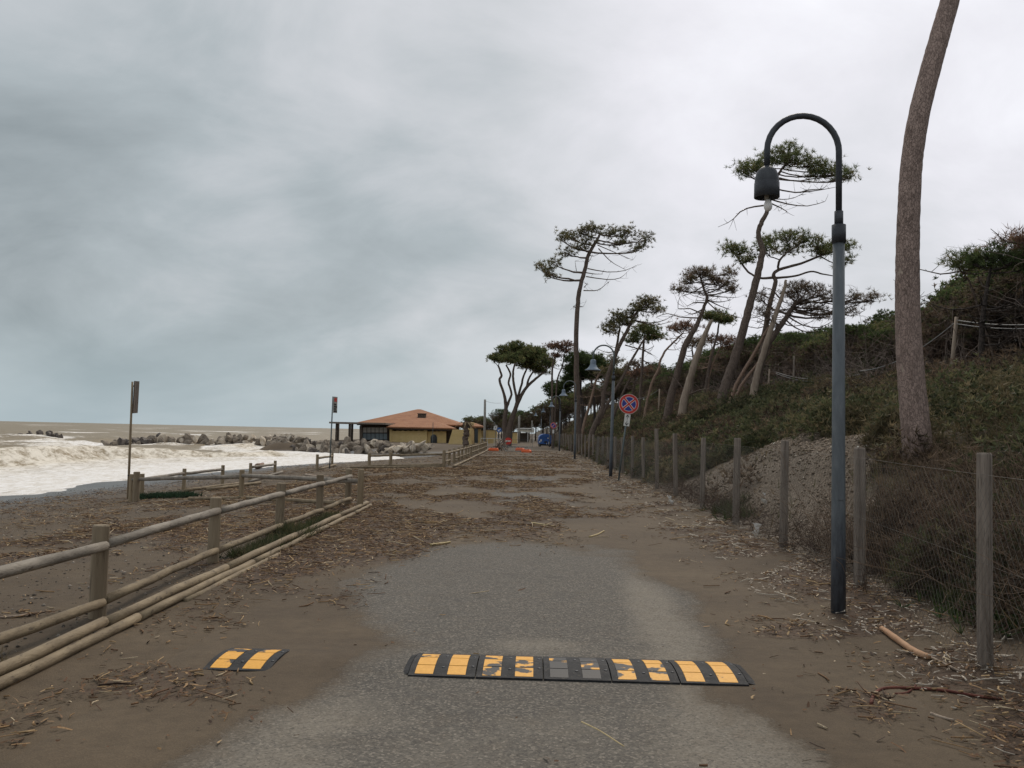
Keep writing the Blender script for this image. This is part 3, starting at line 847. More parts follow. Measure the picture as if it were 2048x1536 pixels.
def tubes_np(paths, r, n=3):
    """paths (m,k,3) -> triangular wires"""
    m_, k_, _ = paths.shape
    t = np.gradient(paths, axis=1)
    t /= np.linalg.norm(t, axis=2, keepdims=True) + 1e-9
    ref = np.broadcast_to(np.array([.31, .27, .91]), t.shape)
    sd_ = np.cross(t, ref); sd_ /= np.linalg.norm(sd_, axis=2, keepdims=True) + 1e-9
    up_ = np.cross(t, sd_)
    r = np.asarray(r, float)
    if r.ndim == 0: r = np.full((m_, k_), float(r))
    rings = [paths + (sd_ * math.cos(2 * math.pi * a / n) + up_ * math.sin(2 * math.pi * a / n)) * r[..., None] for a in range(n)]
    V_ = np.stack(rings, 2).reshape(-1, 3)
    base = (np.arange(m_)[:, None] * k_ + np.arange(k_ - 1)[None]) * n
    F_ = np.concatenate([np.stack([base + a, base + (a + 1) % n, base + n + (a + 1) % n, base + n + a], -1).reshape(-1, 4) for a in range(n)])
    return V_, F_
H = 1.28
cs = np.arange(1.5, 45, .085)
ps = []
for sgn in (1, -1):
    for c in cs:
        h = np.linspace(0, H, 6)
        ps.append(fpos(c + sgn * (h - H / 2) * .85, h, .058 if sgn > 0 else .061))
V, Fq = tubes_np(np.array(ps), .0012)
cl_me = np_mesh('wire_mesh', V - np.array(cl.location), Fq)
obj('wire_mesh', cl_me, cl, M['wire'])
ss_ = np.arange(.5, acc[-1], 1.0)
for h in (.12, .70, 1.30):
    V, Fq = tubes_np(fpos(ss_, h + 0 * ss_)[None], .0013)
    obj('tension_wire', np_mesh('tension_wire', V - np.array(cl.location), Fq), cl, M['wire'])

# ================================================================== STREET LAMPS
M['base_grey'] = pmat('base_grey', (.045, .05, .058), (.085, .095, .105), 6, .6, .2, 50)
def lamp(X, Y, label, shade=True, r=.335, hs=1.0, lean=0.0):
    z = ground(X, Y) if abs(X) > 2.6 else 0.0
    o = thing('street_lamp', label, 'street lamp', (X, Y, z), 0, 'curved neck street lamps')
    MB().tube([(0, 0, -.2), (0, 0, .5), (0, 0, 1.6), (0, 0, 3.42 * hs)], [.067, .063, .058, .052], 18).build('pole', M['pole_surface'], o, True)
    MB().box((-.030, -.0665, 1.02), (.030, -.050, 1.30)).build('inspection_cover', M['pole_surface'], o)
    MB().tube([(0, 0, 3.40 * hs), (0, 0, 3.57 * hs)], .064, 16).build('collar', M['dark_metal'], o, True)
    MB().tube([(0, 0, 3.57 * hs), (0, 0, 3.70 * hs)], .040, 14).build('sleeve', M['dark_metal'], o, True)
    zs = 4.27 * hs
    pts = [(0, 0, 3.69 * hs), (0, 0, zs)] + [(-r + r * math.cos(a), 0, zs + r * math.sin(a)) for a in np.linspace(.15, math.pi, 16)] + [(-2 * r, 0, zs - .16)]
    MB().tube(pts, .029, 12).build('arm', M['dark_metal'] if not shade else M['galv'], o, True)
    hx, hz_ = -2 * r, zs - .17
    if not shade:
        MB().lathe([(.03, .02), (.06, .0), (.09, -.03), (.106, -.08), (.112, -.13), (.112, -.14), (.115, -.142), (.117, -.28), (.104, -.282), (.10, -.14), (.02, -.10)], 24, (hx, 0, hz_)).build('lamp_head', M['dark_metal'], o, True)
        MB().lathe([(.022, -.22), (.022, -.30)], 12, (hx, 0, hz_)).build('lamp_socket', M['concrete'], o, True)
        MB().lathe([(.018, -.295), (.025, -.31), (.036, -.335), (.040, -.36), (.036, -.385), (.022, -.405), (.004, -.412)], 16, (hx + .012, 0, hz_)).build('bulb', M['bulb'], o, True)
    else:
        MB().lathe([(.03, .02), (.09, .0), (.105, -.04), (.105, -.15), (.12, -.20), (.15, -.26), (.21, -.33), (.30, -.385), (.30, -.395), (.20, -.345), (.13, -.25), (.02, -.2)], 24, (hx, 0, hz_)).build('lamp_shade', M['lamp_blue'], o, True)
        MB().lathe([(.02, -.22), (.05, -.26), (.06, -.31), (.04, -.35), (.004, -.365)], 12, (hx, 0, hz_)).build('bulb', M['bulb'], o, True)
    if lean:
        o.rotation_euler = (0, lean, 0)
    return o
lamp(2.83, 8.1, 'nearest curved lamp post with bare bulb and missing shade', False)
lamp(2.92, 32.0, 'lamp post with blue bell shade just behind the no-stopping sign', True, .38, 1.04, R(.8))
lamp(2.70, 54.0, 'bell-shaded lamp post in front of the tallest pine trunk', True, .38, 1.04)
lamp(2.46, 76.0, 'fourth lamp post up the road, beside the pink-looking round sign', True, .38, 1.04)
lamp(2.05, 97.0, 'fifth lamp post up the road, by the blue waste container', True, .38, 1.04)
lamp(1.3, 119.0, 'farthest small lamp post against the distant wood', True, .38, 1.04)

# ================================================================== SIGNS
def disc(mb, r, y, n=40, c=(0, 0), th=.002):
    V = [(c[0] + r * math.cos(2 * math.pi * k / n), y, c[1] + r * math.sin(2 * math.pi * k / n)) for k in range(n)]
    V2 = [(v_[0], y + th, v_[2]) for v_ in V]
    mb.add(V + V2, [tuple(range(n)), tuple(range(2 * n - 1, n - 1, -1))] + [(k, n + k, n + (k + 1) % n, (k + 1) % n) for k in range(n)])
    return mb
def strip(mb, a, b_, wdt, y, th=.002):
    a = Vector((a[0], a[1])); b_ = Vector((b_[0], b_[1]))
    d = (b_ - a).normalized(); p = Vector((-d.y, d.x)) * wdt / 2
    q = [a - p, b_ - p, b_ + p, a + p]
    mb.add([(v_.x, y, v_.y) for v_ in q] + [(v_.x, y + th, v_.y) for v_ in q], [(0, 1, 2, 3), (7, 6, 5, 4), (0, 4, 5, 1), (1, 5, 6, 2), (2, 6, 7, 3), (3, 7, 4, 0)])
    return mb
def no_stopping(parent, r, zc, cross=True, yoff=-.03):
    """red ringed blue disc with red cross, local y faces the road user (-Y)"""
    disc(MB(), r, yoff, th=.02).build('sign_disc', M['white_paint'], parent)
    pl_ = parent.children[-1]
    pl_.location = (0, 0, zc)
    y = yoff - .003
    def sub(name, mb, mt):
        return mb.build(name, M[mt], pl_)
    sub('red_ring', disc(MB(), r * .965, y), 'red_paint')
    sub('white_line', disc(MB(), r * .735, y - .003), 'white_paint')
    sub('blue_field', disc(MB(), r * .69, y - .006), 'blue_paint')
    k = r * .70 * math.cos(math.pi / 4)
    mb = MB(); strip(mb, (-k, -k), (k, k), r * .26, y - .009)
    if cross: strip(mb, (-k, k), (k, -k), r * .26, y - .010)
    sub('white_edge', mb, 'white_paint')
    k2 = r * .74 * math.cos(math.pi / 4)
    mb = MB(); strip(mb, (-k2, -k2), (k2, k2), r * .15, y - .013)
    if cross: strip(mb, (-k2, k2), (k2, -k2), r * .15, y - .014)
    sub('red_cross', mb, 'red_paint')
p0 = ghit(1237, 962)
sg = thing('no_stopping_sign', 'leaning round red and blue no-stopping sign with arrow plate below', 'road sign', p0)
top = at(1259, 795, p0.y)
ax = (top - p0)
MB().tube([(0, 0, -.3), (0, 0, ax.length + .1)], .030, 12).build('pole', M['galv'], sg, True)
no_stopping(sg, .335, (at(1257, 808, p0.y) - p0).length, True, -.06)
ap = MB().box((-.155 + .02, -.05, -.20), (.155 + .02, -.04, .20)).build('arrow_plate', M['white_paint'], sg, False)
ap.location = (-.0, 0, (at(1252, 840, p0.y) - p0).length); ap.scale = (.62, 1, 1)
for sgn, zc in ((1, .09), (-1, -.09)):
    mb = MB()
    strip(mb, (.02, zc - .075 * sgn), (.02, zc + .07 * sgn), .022, -.054)
    strip(mb, (.02, zc + .085 * sgn), (-.065, zc + .005 * sgn), .026, -.0545)
    strip(mb, (.02, zc + .085 * sgn), (.105, zc + .005 * sgn), .026, -.055)
    mb.build('arrow', M['black_paint'], ap)
MB().box((-.04, -.05, -.06), (.04, .035, -.03)).build('clamp', M['galv'], sg).location = (0, 0, (at(1257, 808, p0.y) - p0).length)
sg.rotation_euler = (0, math.atan2(ax.x, ax.z), R(2))

p1 = at(1106, 893, 84); p1.z = ground(p1.x, p1.y)
sg2 = thing('no_parking_sign', 'small distant round red and blue sign beside the fourth lamp', 'road sign', (p1.x, p1.y, ground(p1.x, p1.y)))
h_ = at(1107, 851, p1.y).z - p1.z
MB().tube([(0, 0, -.2), (0, 0, h_ + .25)], .03, 8).build('pole', M['galv'], sg2, True)
no_stopping(sg2, .30, h_, False, -.06)
MB().box((-.09, -.05, h_ - .75), (.09, -.04, h_ - .40)).build('arrow_plate', M['white_paint'], sg2)

# bare back of the beach notice on a wooden pole
p2 = ghit(256, 998)
t2 = at(265, 761, p2.y)
bs = thing('beach_notice', 'wooden pole carrying a narrow dark notice board seen edge on', 'sign', p2)
dv = t2 - p2
MB().tube([(0, 0, -.3), dv * .5, dv * .99], [.034, .032, .028], 10).build('pole', M['wood_tan'], bs, True)
bd = MB().box((-.012, -.28, -.44), (.012, .28, .44)).build('board', M['timber_dark'], bs)
bd.location = dv * .86 + Vector((.085, .06, 0)); bd.rotation_euler = (R(2), R(1), R(13))
for zz in (-.3, .3):
    MB().box((-.10, -.03, zz - .02), (.0, .03, zz + .02)).build('bracket', M['dark_metal'], bd)
MB().box((.013, -.27, -.43), (.016, -.22, .43)).build('board_edge', M['wood_grey'], bd)
MB().tube([(0, 0, .62), (.0, 0, .65)], .045, 8).build('strap', M['dark_metal'], bs)
p3 = ghit(659, 937)
t3 = at(666, 793, p3.y)
bs2 = thing('beach_notice', 'grey metal pole with a narrow angled notice plate at its top', 'sign', p3)
dv = t3 - p3
MB().tube([(0, 0, -.3), dv], .032, 10).build('pole', M['galv'], bs2, True)
bd = MB().box((-.008, 0, -.38), (.008, .50, .40)).build('board', M['concrete'], bs2)
bd.location = dv + Vector((.03, .02, -.40)); bd.rotation_euler = (0, 0, R(-8))
MB().box((.009, .08, .16), (.012, .40, .34)).build('red_band', M['red_paint'], bd)
mb = MB()
for k in range(4):
    mb.box((.009, .04, -.34 + k * .11), (.0115, .46 - .1 * (k % 2), -.26 + k * .11))
mb.build('text_line', M['black_paint'], bd)

# ================================================================== BEACH RESTAURANT
m, nt = new_mat('roof_tile'); M['roof_tile'] = m
co = nt.n('ShaderNodeTexCoord').outputs['Object']
wv = nt.n('ShaderNodeTexWave', {'Vector': co, 'Scale': 1.35, 'Distortion': .3}, bands_direction='X').outputs['Fac']
wv2 = nt.n('ShaderNodeTexWave', {'Vector': co, 'Scale': 1.35, 'Distortion': .3}, bands_direction='Y').outputs['Fac']
n1 = nt.noise(co, .8, 5, .65); n2 = nt.noise(co, 6, 4, .7)
col = nt.ramp(n1, [(.3, (.25, .105, .052)), (.55, (.34, .155, .075)), (.75, (.29, .155, .09))])
col = nt.mix(nt.math('MULTIPLY', nt.sstep(n2, .5, .75), .5), col, (.26, .11, .065))
finish(nt, col, .85, nt.math('ADD', wv, wv2), .6, .05)

def wp(x, y, Y, ref):
    return tuple(at(x, y, Y) - ref)
H0 = Vector((-16, 113, -.05))
house = thing('beach_restaurant', 'yellow beach restaurant with broad terracotta hipped roof', 'building', H0)
def hip(name, el, er, depth, apex, parent, ref, th=.16, ridge=0.0, mat='roof_tile'):
    a = Vector(el); b_ = Vector(er)
    z = (a.z + b_.z) / 2
    q = [(a.x, a.y, z), (b_.x, b_.y, z), (b_.x, b_.y + depth, z), (a.x, a.y + depth, z)]
    ap = Vector(apex)
    r0 = (ap.x - ridge, ap.y, ap.z); r1 = (ap.x + ridge, ap.y, ap.z)
    V = q + [r0, r1] + [(p[0], p[1], p[2] - th) for p in q]
    F = [(0, 1, 5, 4), (1, 2, 5), (2, 3, 4, 5), (3, 0, 4), (0, 6, 7, 1), (1, 7, 8, 2), (2, 8, 9, 3), (3, 9, 6, 0), (6, 9, 8, 7)]
    o = MB().add(V, F).build(name, M[mat], parent)
    # fascia board under the tile edge
    mb = MB()
    mb.box((q[0][0] + .15, q[0][1] + .15, z - th - .18), (q[1][0] - .15, q[0][1] + .25, z - th))
    mb.build('fascia', M['timber_dark'], o)
    return o
mr = hip('roof', at(711, 847, 117) - H0, at(926, 848, 117) - H0, 16, at(838, 818.5, 125) - H0, house, H0, ridge=.25)
lr = hip('porch_roof', at(772, 853, 111.5) - H0, at(905, 856, 111.5) - H0, 6.5, at(842, 836, 117.2) - H0, house, H0, ridge=.8)
def wall_poly(name, pts, Y, th, parent, ref, mat):
    P_ = [at(x, y, Y) - ref for (x, y) in pts]
    n = len(P_)
    V = [tuple(p) for p in P_] + [(p.x, p.y + th, p.z) for p in P_]
    F = [tuple(range(n)), tuple(range(2 * n - 1, n - 1, -1))] + [(i, n + i, n + (i + 1) % n, (i + 1) % n) for i in range(n)]
    return MB().add(V, F).build(name, M[mat], parent)
def rect(x0, y0, x1, y1):
    return [(x0, y1), (x1, y1), (x1, y0), (x0, y0)]
wall_poly('rear_wall', rect(722, 850, 918, 887), 119.5, .3, house, H0, 'timber_dark')
wall_poly('porch_back_wall', rect(776, 856, 900, 887), 114.5, .2, house, H0, 'timber_dark')
# wavy topped yellow terrace walls
def wavy(x0, x1, ytop, ybot, n):
    t_ = [(x0 + (x1 - x0) * k / (n * 4), ytop + 1.0 * abs(math.sin(math.pi * k / 4))) for k in range(n * 4 + 1)]
    return [(x0, ybot), (x1, ybot)] + t_[::-1]
wall_poly('terrace_wall', wavy(784, 848, 861, 886, 6), 112.3, .3, house, H0, 'plaster')
wall_poly('pier', rect(779, 857, 784, 886), 112.2, .45, house, H0, 'plaster')
wall_poly('pier', rect(848, 858, 854, 886), 112.2, .45, house, H0, 'plaster')
wall_poly('terrace_wall', wavy(854, 892, 862, 886, 4), 112.6, .3, house, H0, 'plaster')
arch = wall_poly('arched_opening', [(861, 886), (874, 886)] + [(867.5 + 6.5 * math.cos(a), 876 - 7.5 * math.sin(a)) for a in np.linspace(0, math.pi, 9)], 112.5, .2, house, H0, 'glass_dark')
# glazed terrace
gw = wall_poly('glazed_front', rect(720, 852, 779, 886), 113.2, .15, house, H0, 'timber_dark')
for k in range(6):
    x0 = 726 + k * 8.2
    obj_ = wall_poly('pane', rect(x0, 855, x0 + 7, 865), 113.1, .08, house, H0, 'shutter')
    wall_poly('lower_panel', rect(x0, 867, x0 + 7, 879), 113.1, .08, house, H0, 'panel_blue')
wall_poly('pier', rect(719, 852, 725, 886), 113.0, .2, house, H0, 'concrete')
ts = at(663, 850, 111); te = at(775, 852, 111)
MB().box((ts.x - H0.x, 109.6 - H0.y, 2.18 - H0.z), (te.x - H0.x, 117 - H0.y, 2.40 - H0.z)).build('terrace_roof', M['wood_grey'], house)
for (x, Y) in ((673, 110.2), (699, 110.2), (704, 116.2), (676, 116.5), (722, 110.4)):
    q = at(x, 870, Y) - H0
    MB().box((q.x - .13, q.y - .13, -.3), (q.x + .13, q.y + .13, 2.30)).build('terrace_post', M['timber_dark'], house)
ck = at(844, 832, 120.5) - H0
MB().box((ck.x - .55, ck.y - .4, ck.z - .5), (ck.x + .55, ck.y + .4, ck.z + .30)).build('roof_vent', M['timber_dark'], mr)
MB().box((ck.x - .62, ck.y - .47, ck.z + .30), (ck.x + .62, ck.y + .47, ck.z + .36)).build('vent_cap', M['dark_metal'], mr)
q = at(866, 850, 110.8) - H0
MB().tube([(q.x, q.y, -.1), (q.x, q.y, at(866, 845, 110.8).z - H0.z)], .04, 8).build('flag_pole', M['galv'], house)

A0 = Vector((-9.5, 106, -.05))
ann = thing('restaurant_annex', 'yellow annex with sloping buttress wall right of the restaurant', 'building', A0)
wall_poly('buttress_wall', [(896, 889), (943, 889), (941, 859), (905, 859)], 105.5, .35, ann, A0, 'plaster')
wall_poly('tower_wall', [(931, 889), (948, 889), (948, 846), (941, 844), (931, 848)], 107, 2.5, ann, A0, 'plaster_pale')
wall_poly('dark_doorway', rect(949, 853, 956, 886), 107.6, .3, ann, A0, 'glass_dark')
wall_poly('side_wall', rect(956, 856, 962, 888), 107.6, .3, ann, A0, 'plaster')
hip('roof', at(944, 852, 106.5) - A0, at(966, 853, 106.5) - A0, 5, at(951, 846, 109) - A0, ann, A0)
for (x, y) in ((936, 852), (935, 869)):
    q = at(x, y, 105.3) - A0
    MB().box((q.x - .2, q.y, q.z - .25), (q.x + .2, q.y + .05, q.z + .25)).build('window', M['glass_dark'], ann)
G0 = Vector((-5.8, 109, -.05))
gw1 = thing('garden_wall', 'yellow garden wall behind the grey utility pole', 'wall', G0)
wall_poly('wall_panel', [(960, 887), (991, 887), (995, 862), (990, 860), (976, 859), (960, 862)], 109, .3, gw1, G0, 'plaster')
wall_poly('coping', [(958, 862), (976, 859.5), (990, 860.5), (995, 862), (995, 861), (990, 859), (976, 858), (958, 860.5)], 108.9, .5, gw1, G0, 'timber_dark')
G1 = Vector((-2.3, 112, -.05))
gw2 = thing('garden_wall', 'short yellow wall between the umbrella pine and the white kiosk', 'wall', G1)
wall_poly('wall_panel', rect(1018, 865, 1034, 887), 112, 3.0, gw2, G1, 'plaster')
wall_poly('coping', rect(1017, 863.5, 1035, 865), 111.9, 3.2, gw2, G1, 'timber_dark')
K0 = Vector((-1, 135, 0))
ks = thing('beach_kiosk', 'low kiosk with flat white canopy at the far end of the road', 'kiosk', K0)
wall_poly('kiosk_wall', rect(1036, 866, 1058, 884), 136, 2.5, ks, K0, 'timber_dark')
wall_poly('roof_slab', rect(1033, 856, 1068, 858.5), 133, 6, ks, K0, 'white_paint')
wall_poly('awning', [(1036, 863), (1068, 865), (1068, 860.5), (1036, 859.5)], 133.2, .1, ks, K0, 'canvas')
for x in (1034, 1055, 1067):
    wall_poly('kiosk_post', rect(x, 858, x + 1.2, 884), 133.4, .12, ks, K0, 'white_paint')

# battered palm beside the fence
pp = ghit(931, 893)
pp = Vector((pp.x, min(pp.y, 84), 0)); pp.x = at(931, 893, pp.y).x; pp.z = ground(pp.x, pp.y)
palm = thing('palm_tree', 'storm-battered little palm with ragged brown trunk by the far fence', 'palm', pp)
ht = at(929, 838, pp.y).z - pp.z
prof = []
for k in range(18):
    t = k / 17
    prof.append((.20 + .13 * (1 - t) * abs(math.sin(k * 1.9)) + .05 * (k % 2), t * ht * .92))
MB().tube([(0.06 * math.sin(k * .8), .05 * math.cos(k), z_) for k, (r_, z_) in enumerate(prof)], [r_ for r_, z_ in prof], 9, True, .18, 3).build('trunk', M['bark'], palm)
mb = MB()
for k in range(26):
    a = random.uniform(-.6, 2.2) if k < 18 else random.uniform(0, 6.28)
    L = random.uniform(.5, 1.25)
    p_ = [Vector((0, 0, ht * .9)) + Vector((math.cos(a) * L * t, math.sin(a) * L * t * .8, .35 * t - .95 * t * t + random.uniform(-.03, .03))) for t in (0, .25, .5, .75, 1)]
    wv_ = Vector((-math.sin(a), math.cos(a), 0)) * random.uniform(.05, .12)
    V = [];
    for i, q in enumerate(p_):
        f_ = 1 - abs(i / 4 - .4)
        V += [q - wv_ * f_ - Vector((0, 0, .05 * f_)), q, q + wv_ * f_ - Vector((0, 0, .05 * f_))]
    mb.add(V, [(i * 3 + j, i * 3 + j + 1, i * 3 + j + 4, i * 3 + j + 3) for i in range(4) for j in range(2)])
M['dead_frond'] = pmat('dead_frond', (.12, .085, .05), (.24, .18, .10), 5, .9, .2, 30)
mb.build('fronds', M['dead_frond'], palm)

# utility pole by the restaurant
def utility_pole(px_, y_base, y_top, Y, label, mat='wood_grey', r=.11, arm=False, grp=None):
    b0 = at(px_[0], y_base, Y); t0 = at(px_[1], y_top, Y)
    g = ground(b0.x, Y)
    d = (t0 - b0)
    base = Vector((b0.x, Y, g)) if g < b0.z else b0 - d * 0
    base = b0 - d * ((b0.z - g + .0) / d.z)
    o = thing('utility_pole', label, 'pole', base, 0, grp)
    MB().tube([-d.normalized() * .3, (t0 - base)], [r, r * .75], 10).build('pole', M[mat], o, True)
    return o, t0
up0, ut0 = utility_pole((969, 970), 884, 799, 101, 'grey concrete utility pole beside the yellow garden wall', 'concrete', .17)
up1, ut1 = utility_pole((1905, 1913), 724, 634, 29, 'pale wooden pole with two cables on the dune beside the big trunk', 'dead_wood', .075)
up2, ut2 = utility_pole((1587, 1588), 770, 712, 46, 'thin grey pole on the dune left of the nearest lamp', 'wood_grey', .06)
up3, ut3 = utility_pole((1537, 1539), 768, 738, 50, 'short pale stake with wire under the dune pines', 'dead_wood', .06)
up4, ut4 = utility_pole((1318, 1319), 800, 778, 62, 'small stake with sagging wire beside the curved thin pine', 'dead_wood', .06)
for i, x_ in enumerate((1006, 1036.5, 1039, 1063.5)):
    utility_pole((x_, x_ + .5), 884, (834, 832, 830, 841)[i], 118 + i * 4, ('thin pale pole beside the umbrella pine fork', 'left of two thin poles above the kiosk', 'right of two thin poles above the kiosk', 'thin pole rising over the right end of the kiosk')[i], 'concrete', .07)
def cable(label, a, b_, sag, r=.012, n=18):
    a = Vector(a); b_ = Vector(b_)
    pts = [a.lerp(b_, t) - Vector((0, 0, sag * 4 * t * (1 - t))) for t in np.linspace(0, 1, n)]
    o = MB().tube([p - a for p in pts], r, 5).build('cable', M['cable'], None, True, a)
    tag(o, label, 'cable')
d1 = (ut1 - Vector(up1.location)).normalized()
cable('upper of two cables from the dune pole towards the right edge', ut1 - d1 * .10, at(2110, 646, 24), .10, .014)
cable('lower of two cables from the dune pole towards the right edge', ut1 - d1 * .22, at(2110, 654, 24), .10, .014)
cable('slack cable hanging down from the dune pole behind the big trunk', ut1 - d1 * .15, at(1720, 742, 36) , .35, .016)
cable('upper of two cables sagging left of the nearest lamp over the scrub', at(1552, 744, 49.5), at(1720, 748, 40), .33, .016)
cable('lower of two cables sagging left of the nearest lamp over the scrub', at(1552, 747, 49.4), at(1720, 756, 40), .33, .016)
cable('slack wire from the small stake down to the left', ut4, at(1270, 797, 66), .2, .016)
cable('thin wire from the concrete pole towards the umbrella pine', ut0 - Vector((0, 0, .15)), at(1002, 806, 102), .12, .014)

# ================================================================== ROAD-END CLUTTER
p = at(1090, 893, 101); p.z = ground(p.x, p.y) if abs(p.x - float(bend(p.y))) > 2.3 else 0.006
bn = thing('waste_container', 'big blue roadside waste container with domed lid and dark wheels', 'container', p, R(6))
prof = [(-.78, .32), (-.82, .75), (-.76, 1.05), (-.60, 1.28), (-.32, 1.42), (0, 1.46), (.32, 1.42), (.60, 1.28), (.76, 1.05), (.82, .75), (.78, .32)]
n = len(prof)
V = [(x, -.65, z) for x, z in prof] + [(x * .98, .75, z) for x, z in prof]
MB().add(V, [tuple(range(n - 1, -1, -1)), tuple(range(n, 2 * n))] + [(i, (i + 1) % n, n + (i + 1) % n, n + i) for i in range(n)]).build('body', M['bin_blue'], bn)
V = [(x * 1.04, -.70, z * 1.015) for x, z in prof[2:9]] + [(x * 1.04, .80, z * 1.015) for x, z in prof[2:9]]
MB().add(V, [(i, i + 1, 8 + i, 7 + i) for i in range(6)] + [tuple(range(6, -1, -1)), tuple(range(7, 14))]).build('lid', M['bin_blue'], bn)
MB().box((-.72, -.60, .10), (.72, .70, .33)).build('base_frame', M['black_paint'], bn)
for x in (-.6, .6):
    for y in (-.5, .6):
        MB().tube([(x - .05, y, .1), (x + .05, y, .1)], .10, 10).build('wheel', M['rubber'], bn)
for x, z, w_, h_ in ((-.55, .72, .14, .24), (-.70, .55, .12, .2), (.10, .42, .07, .3), (.35, .42, .07, .3), (.66, .5, .08, .4), (.25, .98, .16, .10)):
    MB().box((x - w_ / 2, -.668, z - h_ / 2), (x + w_ / 2, -.655, z + h_ / 2)).build('sticker', M['white_paint'], bn)
MB().box((-.18, -.70, .45), (.18, -.655, .62)).build('foot_pedal', M['black_paint'], bn)

def onroad(px_, py_):
    p_ = ghit(px_, py_)
    inr = abs(p_.x - float(bend(p_.y))) < 2.45
    if inr:
        d = ray(px_, py_); t = (.006 - CAM_H) / d.z
        return Vector((d.x * t, d.y * t, .006))
    return p_
p = onroad(1016, 899); p.z = 0.0
ne = thing('no_entry_sign', 'low round red no-entry sign standing at the barrier across the road', 'road sign', p, R(4))
zc = at(1016, 882, p.y).z - p.z
disc(MB(), .32, -.03, th=.02).build('sign_disc', M['red_paint'], ne).location = (0, 0, zc)
MB().box((-.23, -.040, zc - .055), (.23, -.033, zc + .055)).build('white_bar', M['white_paint'], ne)
MB().tube([(0, 0, 0), (0, 0, zc + .2)], .025, 8).build('stake', M['galv'], ne)
for a in (-1, 1):
    MB().tube([(0, .02, .35), (a * .3, -.25, .02)], .02, 6).build('leg', M['galv'], ne)
    MB().tube([(0, .02, .35), (a * .3, .28, .02)], .02, 6).build('leg', M['galv'], ne)
for (x, y, lab) in ((987, 902, 'orange barrier foot lying beside the driftwood heap'), (1040, 901, 'middle orange barrier foot on the far road'), (1053, 905, 'orange barrier foot nearest the camera on the far road')):
    p = onroad(x, y); p.z = 0.006
    o = thing('barrier_weight', lab, 'barrier foot', p, random.uniform(-.6, .6), 'orange barrier feet')
    MB().add([(x_ * s1_, y_ * s1_, z_) for (s1_, z_) in ((1, 0), (1, .14), (.72, .24)) for (x_, y_) in ((-.38, -.16), (.38, -.16), (.44, 0), (.38, .16), (-.38, .16), (-.44, 0))],
             [(0, 1, 7, 6), (1, 2, 8, 7), (2, 3, 9, 8), (3, 4, 10, 9), (4, 5, 11, 10), (5, 0, 6, 11), (6, 7, 13, 12), (7, 8, 14, 13), (8, 9, 15, 14), (9, 10, 16, 15), (10, 11, 17, 16), (11, 6, 12, 17), (12, 13, 14, 15, 16, 17), (5, 4, 3, 2, 1, 0)]).build('block', M['orange_plastic'], o)
    for sx_ in (-.15, .15):
        MB().lathe([(.04, .22), (.04, .27)], 8, (sx_, 0, 0)).build('socket', M['black_paint'], o)
a = onroad(1012, 903); b_ = onroad(1046, 906); c = onroad(1050, 897); d = onroad(1022, 893)
fp = thing('mesh_barrier', 'fallen grey mesh barrier panel lying flat on the far road', 'barrier', (a.x, a.y, .02))
ux = Vector((2.2, -.5, 0)); uy = Vector((-.4, 2.4, 0))
MB().tube([(0, 0, .03), ux + Vector((0, 0, .03)), ux + uy + Vector((0, 0, .35)), uy + Vector((0, 0, .35)), Vector((0, 0, .03))], .022, 6).build('frame', M['galv'], fp)
for k in range(1, 12):
    t = k / 12
    MB().tube([ux * t + Vector((0, 0, .03)), ux * t + uy + Vector((0, 0, .35))], .009, 4).build('bar', M['galv'], fp)
st = thing('mesh_barrier', 'upright thin mesh barrier panel standing behind the no-entry sign', 'barrier', (onroad(1022, 894).x, onroad(1022, 894).y, 0.01), R(8))
MB().tube([(0, 0, 0), (0, 0, 1.6), (2.3, 0, 1.6), (2.3, 0, 0)], .016, 6).build('frame', M['galv'], st)
for k in range(1, 10):
    MB().tube([(2.3 * k / 10, 0, .1), (2.3 * k / 10, 0, 1.6)], .004, 4).build('bar', M['galv'], st)
for z_ in (.1, .8):
    MB().tube([(0, 0, z_), (2.3, 0, z_)], .008, 4).build('rail', M['galv'], st)
# driftwood heap
p = onroad(1001, 901)
hp = thing('driftwood_heap', 'tangled heap of pale driftwood and roots in front of the umbrella pine', 'driftwood', (p.x, p.y, .0))
for k in range(26):
    a = random.uniform(0, 6.28); L = random.uniform(.5, 1.3)
    e = Vector((math.cos(a) * L * .75, math.sin(a) * L * .6, random.uniform(.0, 1.15)))
    c0 = Vector((random.uniform(-.5, .5), random.uniform(-.4, .4), random.uniform(.03, .2)))
    midp = c0.lerp(e, .5) + Vector((random.uniform(-.2, .2), random.uniform(-.2, .2), random.uniform(0, .3)))
    MB().tube(smooth_path([c0, midp, e], 4), [.05, .05, .045, .04, .04, .035, .03, .02, .012], 6).build('branch', M['dead_wood'] if k % 3 else M['bark'], hp, True)
